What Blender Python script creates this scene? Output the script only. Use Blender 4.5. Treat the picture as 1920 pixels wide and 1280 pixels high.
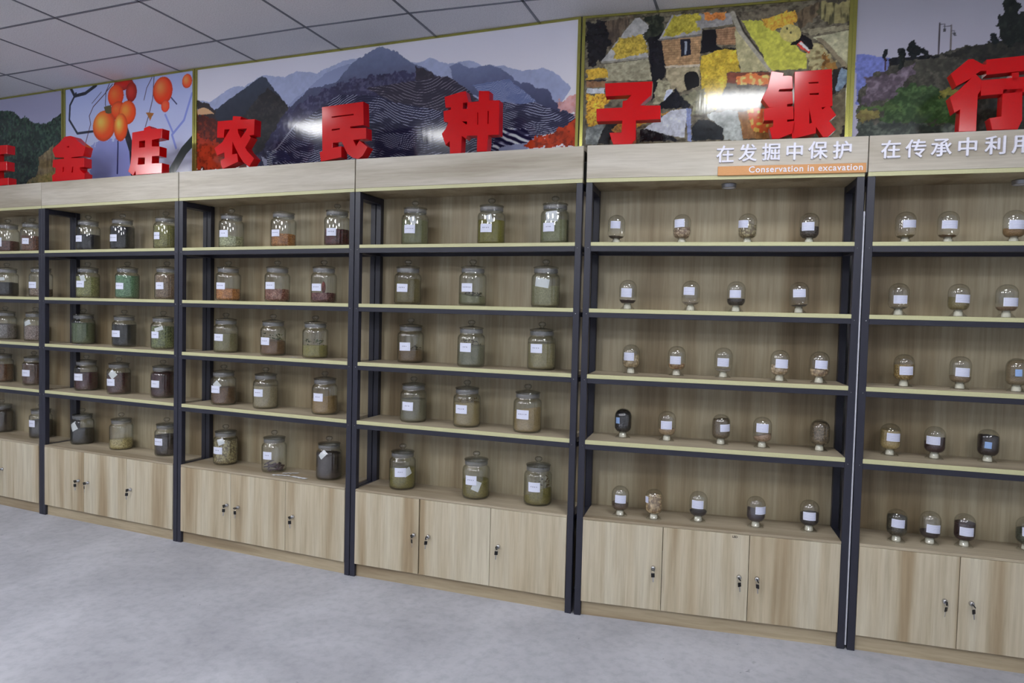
import bpy, bmesh, math, random
import numpy as np
from mathutils import Matrix, Vector, noise as mnoise

random.seed(7)
SC = bpy.context.scene
COL = SC.collection
for _o in list(bpy.data.objects):
    bpy.data.objects.remove(_o)

# ------------------------------------------------------------------ camera, world, exposure, lamps
CAM = {'loc': [2.0035, -3.17152, 1.39777], 'r': [0.939722, 0.34105, 0.024658], 'u': [-0.036713, 0.028937, 0.998907], 'f': [-0.339963, 0.9396, -0.039713], 'lens': 24.4558}
cd = bpy.data.cameras.new('camera')
cam = bpy.data.objects.new('camera', cd)
COL.objects.link(cam)
cd.sensor_width = 36.0
cd.lens = CAM['lens']
cd.clip_start = 0.05
R3, U3, F3 = Vector(CAM['r']), Vector(CAM['u']), Vector(CAM['f'])
mw = Matrix((R3, U3, -F3)).transposed().to_4x4()
mw.translation = Vector(CAM['loc'])
cam.matrix_world = mw
SC.camera = cam

wd = bpy.data.worlds.new('world')
SC.world = wd
wd.use_nodes = True
wd.node_tree.nodes['Background'].inputs[0].default_value = (0.55, 0.6, 0.72, 1)
wd.node_tree.nodes['Background'].inputs[1].default_value = 0.3

SC.view_settings.view_transform = 'Standard'
SC.view_settings.look = 'None'
SC.view_settings.gamma = 1.0
SC.view_settings.use_curve_mapping = False
SC.view_settings.exposure = 0.73
SC.cycles.max_bounces = 8
SC.cycles.diffuse_bounces = 4
SC.cycles.glossy_bounces = 4
SC.cycles.transparent_max_bounces = 24
SC.cycles.sample_clamp_indirect = 4.0
SC.cycles.use_denoising = True

CEIL = 2.862
# x, y, size x, size y, strength of the ceiling panels; those behind the camera are unseen, added for fill
LAMPS = [(-1.42, -1.12, 0.5, 0.4, 15), (2.12, -1.2, 0.58, 0.4, 21), (-0.62, -1.6, 0.3, 0.3, 15),
         (-1.5, -3.05, 0.58, 0.58, 21), (0.9, -3.6, 0.58, 0.58, 21), (-4.2, -2.4, 0.58, 0.58, 21), (3.6, -3.05, 0.58, 0.58, 16),
         (-3.6, -4.8, 0.58, 0.58, 20), (-0.3, -5.4, 0.58, 0.58, 20), (2.6, -5.4, 0.58, 0.58, 20)]
LAMP_COL = (0.97, 0.98, 1.0, 1)

# ------------------------------------------------------------------ measured layout (metres)
UNITS = {'B': (-2.4295, 0.052, -0.05209, 1.2085), 'C': (-1.2192, -0.0099, -0.04144, 1.2166), 'D': (-0.0, -0.0593, 0.00792, 1.1996), 'E': (1.2158, -0.0519, 0.10536, 1.166), 'F': (2.3853, 0.0691, 0.06705, 1.2), 'A': (-3.6283, 0.1239, -0.06, 1.2)}
HT = {'ft': 2.1714, 'fb': 2.0045, 's1': 1.7339, 's1b': 1.7166, 's1c': 1.692, 's2': 1.431, 's2b': 1.413, 's2c': 1.3903, 's3': 1.1283, 's3b': 1.1094, 's3c': 1.0865, 's4': 0.8239, 's4b': 0.8044, 's4c': 0.7801, 'ct': 0.4649, 'db': 0.0704, 'fl': 0.0}
LOCKS = {'A': [(0.796, 0.258)], 'B': [(0.364, 0.268), (0.451, 0.265), (0.831, 0.268)], 'C': [(0.389, 0.271), (0.47, 0.269), (0.852, 0.267)], 'D': [(0.377, 0.269), (0.458, 0.271), (0.833, 0.272)], 'E': [(0.356, 0.264), (0.727, 0.265), (0.802, 0.266)], 'F': [(0.356, 0.264)]}
WHITE_E = [(0.6032, 2.1128), (0.6965, 2.1159), (0.791, 2.117), (0.8856, 2.1158), (0.9776, 2.1179), (1.0721, 2.116)]
WHITE_F = [(0.0795, 2.1114), (0.1712, 2.1104), (0.2631, 2.1102), (0.3562, 2.11), (0.4521, 2.1122), (0.5435, 2.1114)]
PLAQUE = [(0.575, 2.0634), (1.1662, 2.0533), (0.5772, 2.0259), (1.166, 2.0119), (0.7034, 2.0345), (1.153, 2.0234), (0.7025, 2.0582)]
PUCKS = [('E', 0.63, 0.108), ('F', 0.613, 0.18)]
PAPERS = [('B', 3, 0.26, 0.255), ('C', 3, 0.808, 0.036), ('C', 5, 0.72, 0.052), ('C', 5, 0.841, 0.053), ('C', 5, 0.736, 0.112)]
BOARDS = {'P1': ((-3.85, 0.372), (-2.575, 0.309)), 'P2': ((-2.553, 0.308), (-1.365, 0.247)), 'P3': ((-1.345, 0.246), (1.098, 0.198)), 'P4': ((1.12, 0.2), (2.318, 0.317)), 'P5': ((2.335, 0.319), (3.6, 0.404))}
# each vessel: bay, tier, along, depth, fill height, label (angles, heights), colours, grain scale, extra, look
VESSELS = [
 ('A',1,0.6618,0.115,0.0764,[-0.291,0.497,0.038,0.099],(120,75,65),(80,50,45),60,'','jar with a little reddish brown seed'),
 ('A',1,0.9264,0.115,0.1108,[0.039,0.706,0.051,0.09],(130,85,60),(90,60,45),50,'','jar of brown and russet beans'),
 ('A',2,0.648,0.115,0.0943,None,(40,40,50),(20,20,26),60,'band','black seeds under a white paper'),
 ('A',2,1.0147,0.115,0.057,[-0.323,0.593,0.059,0.101],(150,135,110),(110,85,65),50,'','jar with speckled beige beans'),
 ('A',3,0.5553,0.158,0.1076,None,(150,148,145),(95,92,90),70,'paper','whitish grey beans and paper'),
 ('A',3,0.8894,0.158,0.1061,None,(160,145,135),(95,78,68),70,'paper','pinkish grey speckled beans'),
 ('A',4,0.5169,0.158,0.1251,None,(125,85,50),(85,55,35),80,'paper','orange-brown grain'),
 ('A',4,0.871,0.158,0.1469,[-0.316,0.644,0.064,0.108],(110,80,60),(75,52,40),80,'','dull brown grain'),
 ('A',5,0.5143,0.158,0.1664,None,(72,58,50),(50,40,36),110,'','dark brown fine seed'),
 ('A',5,0.9439,0.158,0.1187,[-0.322,0.469,0.08,0.126],(60,55,50),(38,35,33),90,'','charcoal brown seed'),
 ('B',1,0.2835,0.115,0.1059,[-0.378,0.422,0.056,0.096],(38,38,48),(22,22,30),60,'','jar of black beans,half full'),
 ('B',1,0.5996,0.115,0.1487,[-0.415,0.443,0.053,0.096],(36,36,46),(20,20,28),60,'','jar packed full of black beans'),
 ('B',1,0.976,0.115,0.1454,[-0.296,0.345,0.059,0.101],(150,150,80),(110,112,55),80,'','jar full of mung-yellow beans'),
 ('B',2,0.2812,0.115,0.1396,[-0.196,0.631,0.068,0.11],(150,155,90),(105,112,55),70,'slip','yellow-green beans and white slip'),
 ('B',2,0.6452,0.115,0.1468,[-0.237,0.574,0.059,0.099],(110,160,115),(70,115,80),80,'','mint-green peas'),
 ('B',2,0.9871,0.115,0.1505,[-0.165,0.587,0.062,0.104],(150,130,100),(105,85,65),80,'','mottled tan beans'),
 ('B',3,0.1812,0.1555,0.138,None,(95,115,75),(70,88,52),90,'','unlabelled jar of moss-green beans'),
 ('B',3,0.6054,0.1245,0.1398,[-0.417,0.545,0.063,0.104],(36,36,42),(20,20,24),70,'','jar full of glossy black beans'),
 ('B',3,0.9633,0.1101,0.1371,[-0.263,0.495,0.069,0.109],(125,140,80),(80,92,50),45,'cardtop','large green beans under pale paper'),
 ('B',4,0.2129,0.1533,0.1151,[-0.376,0.631,0.068,0.113],(85,28,38),(55,18,26),70,'','maroon beans,sloping top'),
 ('B',4,0.5463,0.1336,0.1316,[-0.323,0.557,0.056,0.1],(85,42,38),(55,26,24),60,'diamond','dark red beans,tilted paper square'),
 ('B',4,0.9145,0.1515,0.1574,[-0.287,0.561,0.067,0.11],(75,25,35),(45,15,22),70,'','jar brimming with deep maroon beans'),
 ('B',5,0.1733,0.1537,0.0981,None,(32,32,40),(18,18,24),60,'fold','black beans with folded white paper'),
 ('B',5,0.5443,0.153,0.0619,None,(190,180,110),(150,138,75),60,'','a shallow layer of pale yellow beans'),
 ('B',5,0.9415,0.158,0.1246,[-0.372,0.508,0.069,0.112],(58,44,42),(36,27,26),45,'','dark brown kidney beans'),
 ('C',1,0.2853,0.115,0.0714,[-0.364,0.496,0.062,0.102],(185,195,150),(140,150,105),50,'','jar of whitish green kernels'),
 ('C',1,0.6635,0.115,0.073,[-0.385,0.393,0.059,0.096],(185,125,55),(145,90,35),45,'knobless','knobless jar of orange corn kernels'),
 ('C',1,1.0263,0.115,0.0912,[-0.259,0.557,0.055,0.096],(95,25,28),(60,14,18),45,'','dark garnet corn kernels'),
 ('C',2,0.2645,0.115,0.0714,[-0.351,0.516,0.067,0.105],(195,130,60),(155,95,40),45,'','orange corn kernels,paler and lower'),
 ('C',2,0.6246,0.115,0.0716,[-0.373,0.505,0.071,0.11],(120,65,50),(165,120,95),45,'','brown-red and cream corn kernels'),
 ('C',2,0.9437,0.115,0.0544,[-0.436,0.451,0.064,0.103],(85,22,28),(130,80,75),45,'cob','maroon kernels and a whole corncob'),
 ('C',3,0.2259,0.139,0.1104,[-0.324,0.537,0.07,0.11],(140,138,95),(112,110,72),120,'','beige-green fine seed,nearly full'),
 ('C',3,0.5927,0.1216,0.084,[-0.453,0.422,0.061,0.103],(130,98,60),(100,72,42),120,'leaf','brown seed topped with green husks'),
 ('C',3,0.9003,0.1038,0.0698,None,(150,145,70),(120,118,52),130,'leaf','olive-yellow seed under green sprigs'),
 ('C',4,0.2364,0.1144,0.1003,[-0.446,0.459,0.072,0.114],(122,88,52),(85,60,36),90,'point','brown millet and a pointed paper'),
 ('C',4,0.5426,0.1222,0.1264,[-0.381,0.498,0.071,0.113],(160,152,115),(132,125,90),120,'','pale beige seed nearly full'),
 ('C',4,0.9606,0.1145,0.0919,[-0.343,0.5,0.075,0.118],(165,138,80),(138,112,60),140,'slant','yellow-tan fine seed,sloping'),
 ('C',5,0.2247,0.1456,0.142,[-0.418,0.503,0.067,0.108],(165,158,105),(110,98,62),40,'card','big mixed green-beige broad beans'),
 ('C',5,0.6019,0.1307,0.0391,[-0.29,0.504,0.077,0.12],(70,42,58),(42,26,38),30,'pods','nearly empty jar with purple pods'),
 ('C',5,0.9815,0.1323,0.1386,None,(68,55,52),(48,38,37),140,'vpaper','dark brown fine seed,white folded paper'),
 ('D',1,0.2868,0.115,0.1313,[-0.385,0.481,0.06,0.103],(128,134,88),(108,114,72),130,'slip','grey-green fine seed'),
 ('D',1,0.7104,0.115,0.1223,[-0.476,0.402,0.059,0.1],(138,135,45),(112,110,32),130,'slip','mustard-green seed,paper over label'),
 ('D',1,1.0385,0.115,0.1153,[-0.612,0.247,0.057,0.099],(140,148,105),(118,125,85),130,'slip2','pale green seed,large white paper'),
 ('D',2,0.2514,0.115,0.1211,[-0.421,0.466,0.065,0.106],(120,112,62),(98,90,46),140,'slant','olive powder,sloping top'),
 ('D',2,0.6175,0.115,0.0551,[-0.495,0.36,0.07,0.112],(130,135,92),(108,112,74),140,'slantd','grey-green seed sloping,dark husks'),
 ('D',2,1.0003,0.115,0.1064,None,(148,150,108),(120,122,82),130,'sheet','pale green seed,white sheet inside'),
 ('D',3,0.2511,0.158,0.0675,[-0.439,0.457,0.064,0.107],(122,100,62),(95,76,45),140,'husk','brown seed under dark husks'),
 ('D',3,0.6246,0.0951,0.1062,[-0.491,0.379,0.076,0.12],(125,128,100),(102,106,82),140,'husk2','grey-green seed with dried flower heads'),
 ('D',3,0.9826,0.1343,0.1288,[-0.564,0.325,0.084,0.127],(150,145,100),(128,124,82),130,'','pale khaki seed,almost full'),
 ('D',4,0.2927,0.1241,0.118,[-0.465,0.44,0.063,0.107],(122,122,95),(105,105,80),140,'stem','grey-olive seed with one dry stem'),
 ('D',4,0.6031,0.1083,0.1234,[-0.498,0.402,0.071,0.114],(155,142,92),(135,122,76),140,'nuts','tan seed topped with pale nutlets'),
 ('D',4,0.9306,0.0955,0.1125,[-0.517,0.397,0.069,0.113],(160,142,90),(138,120,72),140,'slant','tan powder heaped to one side'),
 ('D',5,0.2323,0.1294,0.1054,[-0.108,0.756,0.071,0.118],(130,125,50),(102,98,36),110,'pent','olive-yellow seed,pointed paper'),
 ('D',5,0.6573,0.1191,0.0895,[-0.43,0.424,0.075,0.121],(132,125,58),(105,98,42),110,'tail','olive seed,paper hanging below label'),
 ('D',5,0.9819,0.1342,0.0592,[-0.418,0.443,0.072,0.118],(128,122,48),(100,95,34),110,'twig','olive seed banked high,brown twigs'),
 ('E',1,0.1329,0.115,0.0391,[-0.628,0.517,0.071,0.105],(95,88,80),(70,62,55),80,'','almost empty bottle,crumbs of dark seed'),
 ('E',1,0.4313,0.115,0.0743,[-0.934,0.254,0.075,0.111],(175,160,125),(120,100,75),40,'','bottle of beige broken nuts'),
 ('E',1,0.7174,0.115,0.0891,[-1.34,-0.029,0.072,0.105],(160,155,110),(110,100,70),40,'','bottle of greenish flat seeds,half full'),
 ('E',1,0.9762,0.115,0.0758,[-0.985,0.326,0.057,0.094],(75,70,62),(45,42,38),60,'','bottle of dark grey seeds'),
 ('E',2,0.1945,0.115,0.0444,[-0.752,0.517,0.057,0.098],(62,48,45),(42,32,30),90,'','bottle with a dark brown bottom layer'),
 ('E',2,0.4804,0.115,0.0402,[-0.884,0.39,0.072,0.107],(150,145,125),(120,115,95),60,'','clear bottle with a trace of pale seed'),
 ('E',2,0.6792,0.115,0.0584,[-0.806,0.429,0.063,0.097],(60,55,48),(38,35,30),50,'','bottle with spiky black seeds'),
 ('E',2,0.9453,0.115,0.033,[-0.796,0.522,0.07,0.105],(60,55,50),(40,38,34),80,'','a thin black layer,wide label'),
 ('E',3,0.2158,0.158,0.0883,[-0.86,0.396,0.063,0.101],(190,178,135),(140,125,85),28,'','bottle of cream popped kernels'),
 ('E',3,0.4273,0.1492,0.0549,[-0.802,0.458,0.055,0.092],(175,150,100),(130,100,65),28,'','orange-beige kernels and tilted label'),
 ('E',3,0.6368,0.158,0.0361,[-0.735,0.555,0.053,0.091],(175,175,160),(150,150,135),60,'','nearly clear bottle,whitish layer'),
 ('E',3,0.874,0.0949,0.0696,[-0.571,0.772,0.06,0.099],(195,182,145),(150,132,92),28,'','cream nuggets behind a right-hand label'),
 ('E',3,1.0345,0.0806,0.0611,[-0.594,0.702,0.065,0.101],(190,175,130),(125,105,75),28,'','cream nuggets with dark flecks'),
 ('E',4,0.189,0.1384,0.1443,[-0.832,-0.32,0.07,0.098],(24,20,26),(14,12,16),90,'blue','bottle completely black with seeds'),
 ('E',4,0.3934,0.1305,0.0555,[-0.704,0.575,0.058,0.096],(165,145,105),(135,115,80),100,'','a shallow tan bowlful of seed'),
 ('E',4,0.6354,0.1262,0.1175,[-0.14,1.089,0.064,0.097],(110,98,70),(82,72,50),110,'','brown-olive seed,three quarters full'),
 ('E',4,0.8136,0.1143,0.056,[-0.771,0.54,0.073,0.112],(160,138,105),(128,105,78),100,'','tan seed banked to one side'),
 ('E',4,1.057,0.1299,0.1281,None,(125,112,80),(80,70,48),80,'','unlabelled bottle of speckled olive-brown seed'),
 ('E',5,0.1917,0.0853,0.0597,[-0.542,0.747,0.066,0.103],(105,88,68),(80,64,48),80,'','a thin bed of brown husks'),
 ('E',5,0.3479,0.0757,0.1057,[-1.216,-0.652,0.079,0.108],(190,170,120),(130,108,72),26,'sticks','cream husks and two dry sticks'),
 ('E',5,0.5468,0.1058,0.0493,[-0.784,0.533,0.067,0.104],(42,38,48),(28,25,32),120,'','a flat black layer like a disc'),
 ('E',5,0.7982,0.1006,0.0762,[-0.16,1.221,0.066,0.1],(62,52,60),(44,36,42),140,'','dark plum seed banked to the left'),
 ('E',5,1.025,0.1144,0.0814,[-0.825,0.504,0.056,0.092],(48,42,45),(30,27,28),100,'','dark seed under a low label'),
 ('F',1,0.1758,0.115,0.0344,[-0.469,0.95,0.067,0.099],(128,118,75),(100,92,55),100,'','olive crumbs in a clear bottle'),
 ('F',1,0.3363,0.115,0.0266,[-0.852,0.621,0.061,0.095],(120,95,60),(90,70,42),100,'','a thin brown saucer of seed'),
 ('F',1,0.5746,0.115,0.0616,[-0.758,0.705,0.057,0.093],(150,122,75),(125,100,58),130,'','golden tan seed,half full'),
 ('F',2,0.1627,0.115,0.0299,[-0.699,0.645,0.05,0.085],(130,128,108),(100,98,80),80,'','near empty bottle with grey crumbs'),
 ('F',2,0.3882,0.115,0.081,[-0.551,0.921,0.058,0.092],(135,128,80),(112,106,62),120,'','khaki seed,half full'),
 ('F',2,0.5621,0.115,0.0449,[-0.594,0.833,0.047,0.082],(140,118,88),(115,95,68),120,'','thin tan bed,label at right'),
 ('F',3,0.1954,0.1143,0.0943,[-0.639,0.697,0.052,0.088],(160,138,75),(122,100,48),60,'','straw-yellow seed with sprigs on top'),
 ('F',3,0.4071,0.1138,0.0548,[-0.718,0.611,0.055,0.091],(140,125,92),(115,100,72),120,'','taupe bowlful of seed'),
 ('F',3,0.6119,0.1141,0.1297,[-0.488,0.088,0.066,0.094],(130,118,85),(110,98,68),130,'blue','olive-tan seed,full,small blue label'),
 ('F',4,0.1614,0.1432,0.1103,[-0.559,0.865,0.066,0.101],(175,158,98),(150,135,78),110,'','butter-yellow seed,nearly full'),
 ('F',4,0.3318,0.1381,0.0822,[-1.109,0.227,0.064,0.099],(58,22,28),(36,14,18),110,'','wine-red seed sloping up right'),
 ('F',4,0.5348,0.1514,0.1105,[-0.617,-0.006,0.062,0.089],(44,22,26),(26,13,16),120,'blue','dark wine seed,small blue label'),
 ('F',5,0.1895,0.0881,0.1095,[-0.734,0.544,0.068,0.103],(72,68,48),(50,47,33),90,'','dark olive seed behind the label'),
 ('F',5,0.3209,0.1044,0.0531,[-0.588,0.798,0.055,0.09],(52,34,36),(34,22,24),110,'','purplish black shallow seed'),
 ('F',5,0.4531,0.1171,0.102,[-0.727,0.581,0.053,0.089],(58,26,28),(34,16,18),90,'','brown-maroon seed,tight fill'),
 ('F',5,0.6947,0.158,0.0895,[-0.766,-0.367,0.065,0.101],(70,80,60),(45,50,38),60,'','bottle half cut off by the picture edge'),
]
# each red letter: character, bay, -, outlines, holes (along, height)
LETTERS = [
 ('王','A','above the far-left bay',[[(0.5116,2.4512),(0.8407,2.444),(0.8403,2.3864),(0.7227,2.3871),(0.7223,2.3363),(0.8351,2.3352),(0.8347,2.2758),(0.7218,2.2769),(0.7214,2.2266),(0.8538,2.2255),(0.8535,2.1794),(0.4986,2.1755),(0.4992,2.2274),(0.6214,2.227),(0.6219,2.2778),(0.5253,2.2784),(0.5259,2.3394),(0.6224,2.3371),(0.6228,2.3889),(0.511,2.3902)]],[]),
 ('金','B','over the seam',[[(0.2137,2.4514),(0.2699,2.4529),(0.2998,2.4449),(0.3424,2.4132),(0.4099,2.3743),(0.3889,2.319),(0.2826,2.3179),(0.2783,2.3136),(0.3973,2.3071),(0.3973,2.2514),(0.3576,2.2504),(0.3576,2.2367),(0.3889,2.2138),(0.4032,2.2102),(0.3999,2.1734),(0.0992,2.1756),(0.0948,2.2144),(0.1258,2.2267),(0.1303,2.2602),(0.0994,2.2667),(0.1039,2.3142),(0.2092,2.3145),(0.2092,2.3203),(0.1261,2.3274),(0.0997,2.3727),(0.1085,2.3896),(0.1614,2.4149)]],[[(0.1961,2.2593),(0.2091,2.2602),(0.2047,2.2298),(0.1943,2.2322)],[(0.2869,2.258),(0.2972,2.2585),(0.2954,2.223),(0.2783,2.2228)],[(0.2353,2.3865),(0.2586,2.3906),(0.2543,2.3806)]]),
 ('庄','B','',[[(0.8214,2.4301),(0.9177,2.435),(0.9215,2.4493),(0.9632,2.4583),(0.9822,2.4407),(1.0705,2.4336),(1.0664,2.3791),(0.9863,2.3743),(0.9866,2.3367),(1.0488,2.3323),(1.0469,2.2763),(0.9869,2.2775),(0.9849,2.2373),(1.0696,2.2337),(1.0677,2.1745),(0.8536,2.1755),(0.8496,2.1991),(0.8303,2.1729),(0.7872,2.1999),(0.8066,2.2427),(0.8142,2.2969)]],[[(0.8797,2.374),(0.9295,2.3758),(0.9282,2.3354),(0.8799,2.336)],[(0.8725,2.2768),(0.9285,2.2743),(0.9271,2.2354),(0.8688,2.2362)]]),
 ('农','C','',[[(0.2844,2.4439),(0.3921,2.4421),(0.3955,2.4639),(0.4548,2.4561),(0.4496,2.4401),(0.5505,2.4345),(0.5463,2.3492),(0.5129,2.3476),(0.5254,2.3371),(0.4853,2.2852),(0.4998,2.2637),(0.5497,2.2209),(0.5132,2.1766),(0.472,2.205),(0.4394,2.2456),(0.4101,2.2917),(0.3935,2.3218),(0.3917,2.2528),(0.4285,2.2551),(0.4362,2.2094),(0.324,2.1753),(0.309,2.2036),(0.3088,2.2231),(0.3362,2.2354),(0.3341,2.2662),(0.2827,2.2527),(0.26,2.2962),(0.3188,2.3257),(0.3728,2.3925),(0.3345,2.3941),(0.3295,2.35),(0.2809,2.353),(0.2795,2.3871)]],[[(0.4305,2.3894),(0.4965,2.3876),(0.4825,2.369),(0.4526,2.3383),(0.4344,2.3671)]]),
 ('民','C','',[[(0.9993,2.46),(1.2568,2.4649),(1.2623,2.3464),(1.1797,2.3447),(1.1815,2.3363),(1.2767,2.3316),(1.2784,2.2768),(1.1993,2.2751),(1.2171,2.244),(1.2365,2.2708),(1.2874,2.2338),(1.2571,2.1905),(1.231,2.1756),(1.1976,2.1846),(1.1638,2.2075),(1.1482,2.2335),(1.129,2.2695),(1.0713,2.2694),(1.0701,2.2443),(1.126,2.2489),(1.1271,2.1918),(0.9971,2.1772),(0.9886,2.2272),(1.0059,2.2317)]],[[(1.0638,2.4054),(1.1985,2.4079),(1.1986,2.4024),(1.0639,2.3999)],[(1.065,2.3397),(1.1142,2.3415),(1.1127,2.3347),(1.0651,2.3327)]]),
 ('种','D','',[[(0.4913,2.4554),(0.569,2.4712),(0.6032,2.4749),(0.6186,2.4258),(0.6216,2.4204),(0.6724,2.4203),(0.6726,2.4704),(0.7272,2.4646),(0.7283,2.4211),(0.7796,2.4171),(0.781,2.2551),(0.7255,2.256),(0.7218,2.1798),(0.6684,2.1812),(0.6694,2.2569),(0.6169,2.2601),(0.6087,2.2463),(0.5883,2.2606),(0.586,2.1778),(0.5268,2.1784),(0.5239,2.2397),(0.5025,2.2212),(0.4808,2.2777),(0.5007,2.3001),(0.5145,2.3306),(0.4911,2.3362),(0.487,2.3876),(0.5262,2.3913),(0.5274,2.4029),(0.4983,2.4038)]],[[(0.5903,2.419),(0.6131,2.4198),(0.6138,2.39),(0.5895,2.3905)],[(0.5881,2.3308),(0.6138,2.3291),(0.6142,2.3135)],[(0.6675,2.3679),(0.6709,2.3677),(0.6723,2.3096),(0.669,2.3098)],[(0.7207,2.3705),(0.7254,2.3701),(0.7256,2.3099),(0.7217,2.3089)]]),
 ('子','E','',[[(0.0716,2.4546),(0.2832,2.4518),(0.2807,2.3928),(0.2309,2.3482),(0.3209,2.344),(0.3235,2.2839),(0.2153,2.2826),(0.2165,2.1983),(0.1979,2.1777),(0.1174,2.1799),(0.1094,2.1962),(0.0978,2.2325),(0.1517,2.2319),(0.1546,2.2837),(0.0389,2.2856),(0.0364,2.3426),(0.1528,2.3431),(0.1534,2.3712),(0.1711,2.3747),(0.1911,2.3959),(0.0764,2.3958)]],[]),
 ('银','E','',[[(0.781,2.4632),(0.8317,2.4524),(0.8296,2.4407),(0.8534,2.4406),(0.8673,2.4359),(0.8705,2.3839),(0.8168,2.383),(0.8138,2.3753),(0.8689,2.3729),(0.8729,2.3216),(0.8505,2.3195),(0.8508,2.3103),(0.8753,2.3102),(0.8791,2.2548),(0.853,2.2541),(0.8538,2.2462),(0.8831,2.2489),(0.8851,2.1962),(0.8722,2.1954),(0.8221,2.1753),(0.795,2.1758),(0.7817,2.2213),(0.7973,2.23),(0.7964,2.2544),(0.7592,2.2546),(0.7565,2.3051),(0.7868,2.309),(0.7779,2.3089),(0.7473,2.3488),(0.7685,2.394)],[(0.8747,2.4551),(1.0212,2.4576),(1.0297,2.305),(1.0201,2.3029),(1.0459,2.2654),(1.0188,2.2419),(1.047,2.2057),(1.0166,2.1756),(0.997,2.1763),(0.9684,2.2192),(0.9694,2.193),(0.8773,2.1733),(0.8721,2.1967),(0.8807,2.2477)]],[[(0.9315,2.4062),(0.9708,2.4079),(0.971,2.4014),(0.9342,2.4021)],[(0.9383,2.3602),(0.9738,2.361),(0.9742,2.3532),(0.9385,2.355)],[(0.9398,2.2883),(0.9516,2.2382),(0.9419,2.2346)],[(0.9873,2.2992),(1.0019,2.3011),(0.9912,2.2925)]]),
 ('行','F','',[[(0.2874,2.3998),(0.3475,2.4528),(0.3641,2.453),(0.4017,2.4279),(0.4139,2.4284),(0.4151,2.4019),(0.3929,2.4035),(0.3766,2.3927),(0.397,2.3684),(0.3964,2.3267),(0.3872,2.3105),(0.3875,2.1656),(0.3252,2.1675),(0.3263,2.2553),(0.3068,2.2437),(0.2877,2.3068),(0.3191,2.333),(0.3584,2.3752),(0.3097,2.3491)],[(0.4106,2.4467),(0.5765,2.4546),(0.5793,2.3957),(0.4133,2.3868)],[(0.3945,2.3672),(0.6064,2.372),(0.6092,2.3132),(0.3973,2.3057)],[(0.5007,2.389),(0.5247,2.39),(0.5262,2.357),(0.5021,2.3586)],[(0.4721,2.3274),(0.5396,2.3258),(0.5442,2.2018),(0.5302,2.1666),(0.4427,2.1691),(0.4308,2.216),(0.4721,2.2208)]],[]),
]
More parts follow.
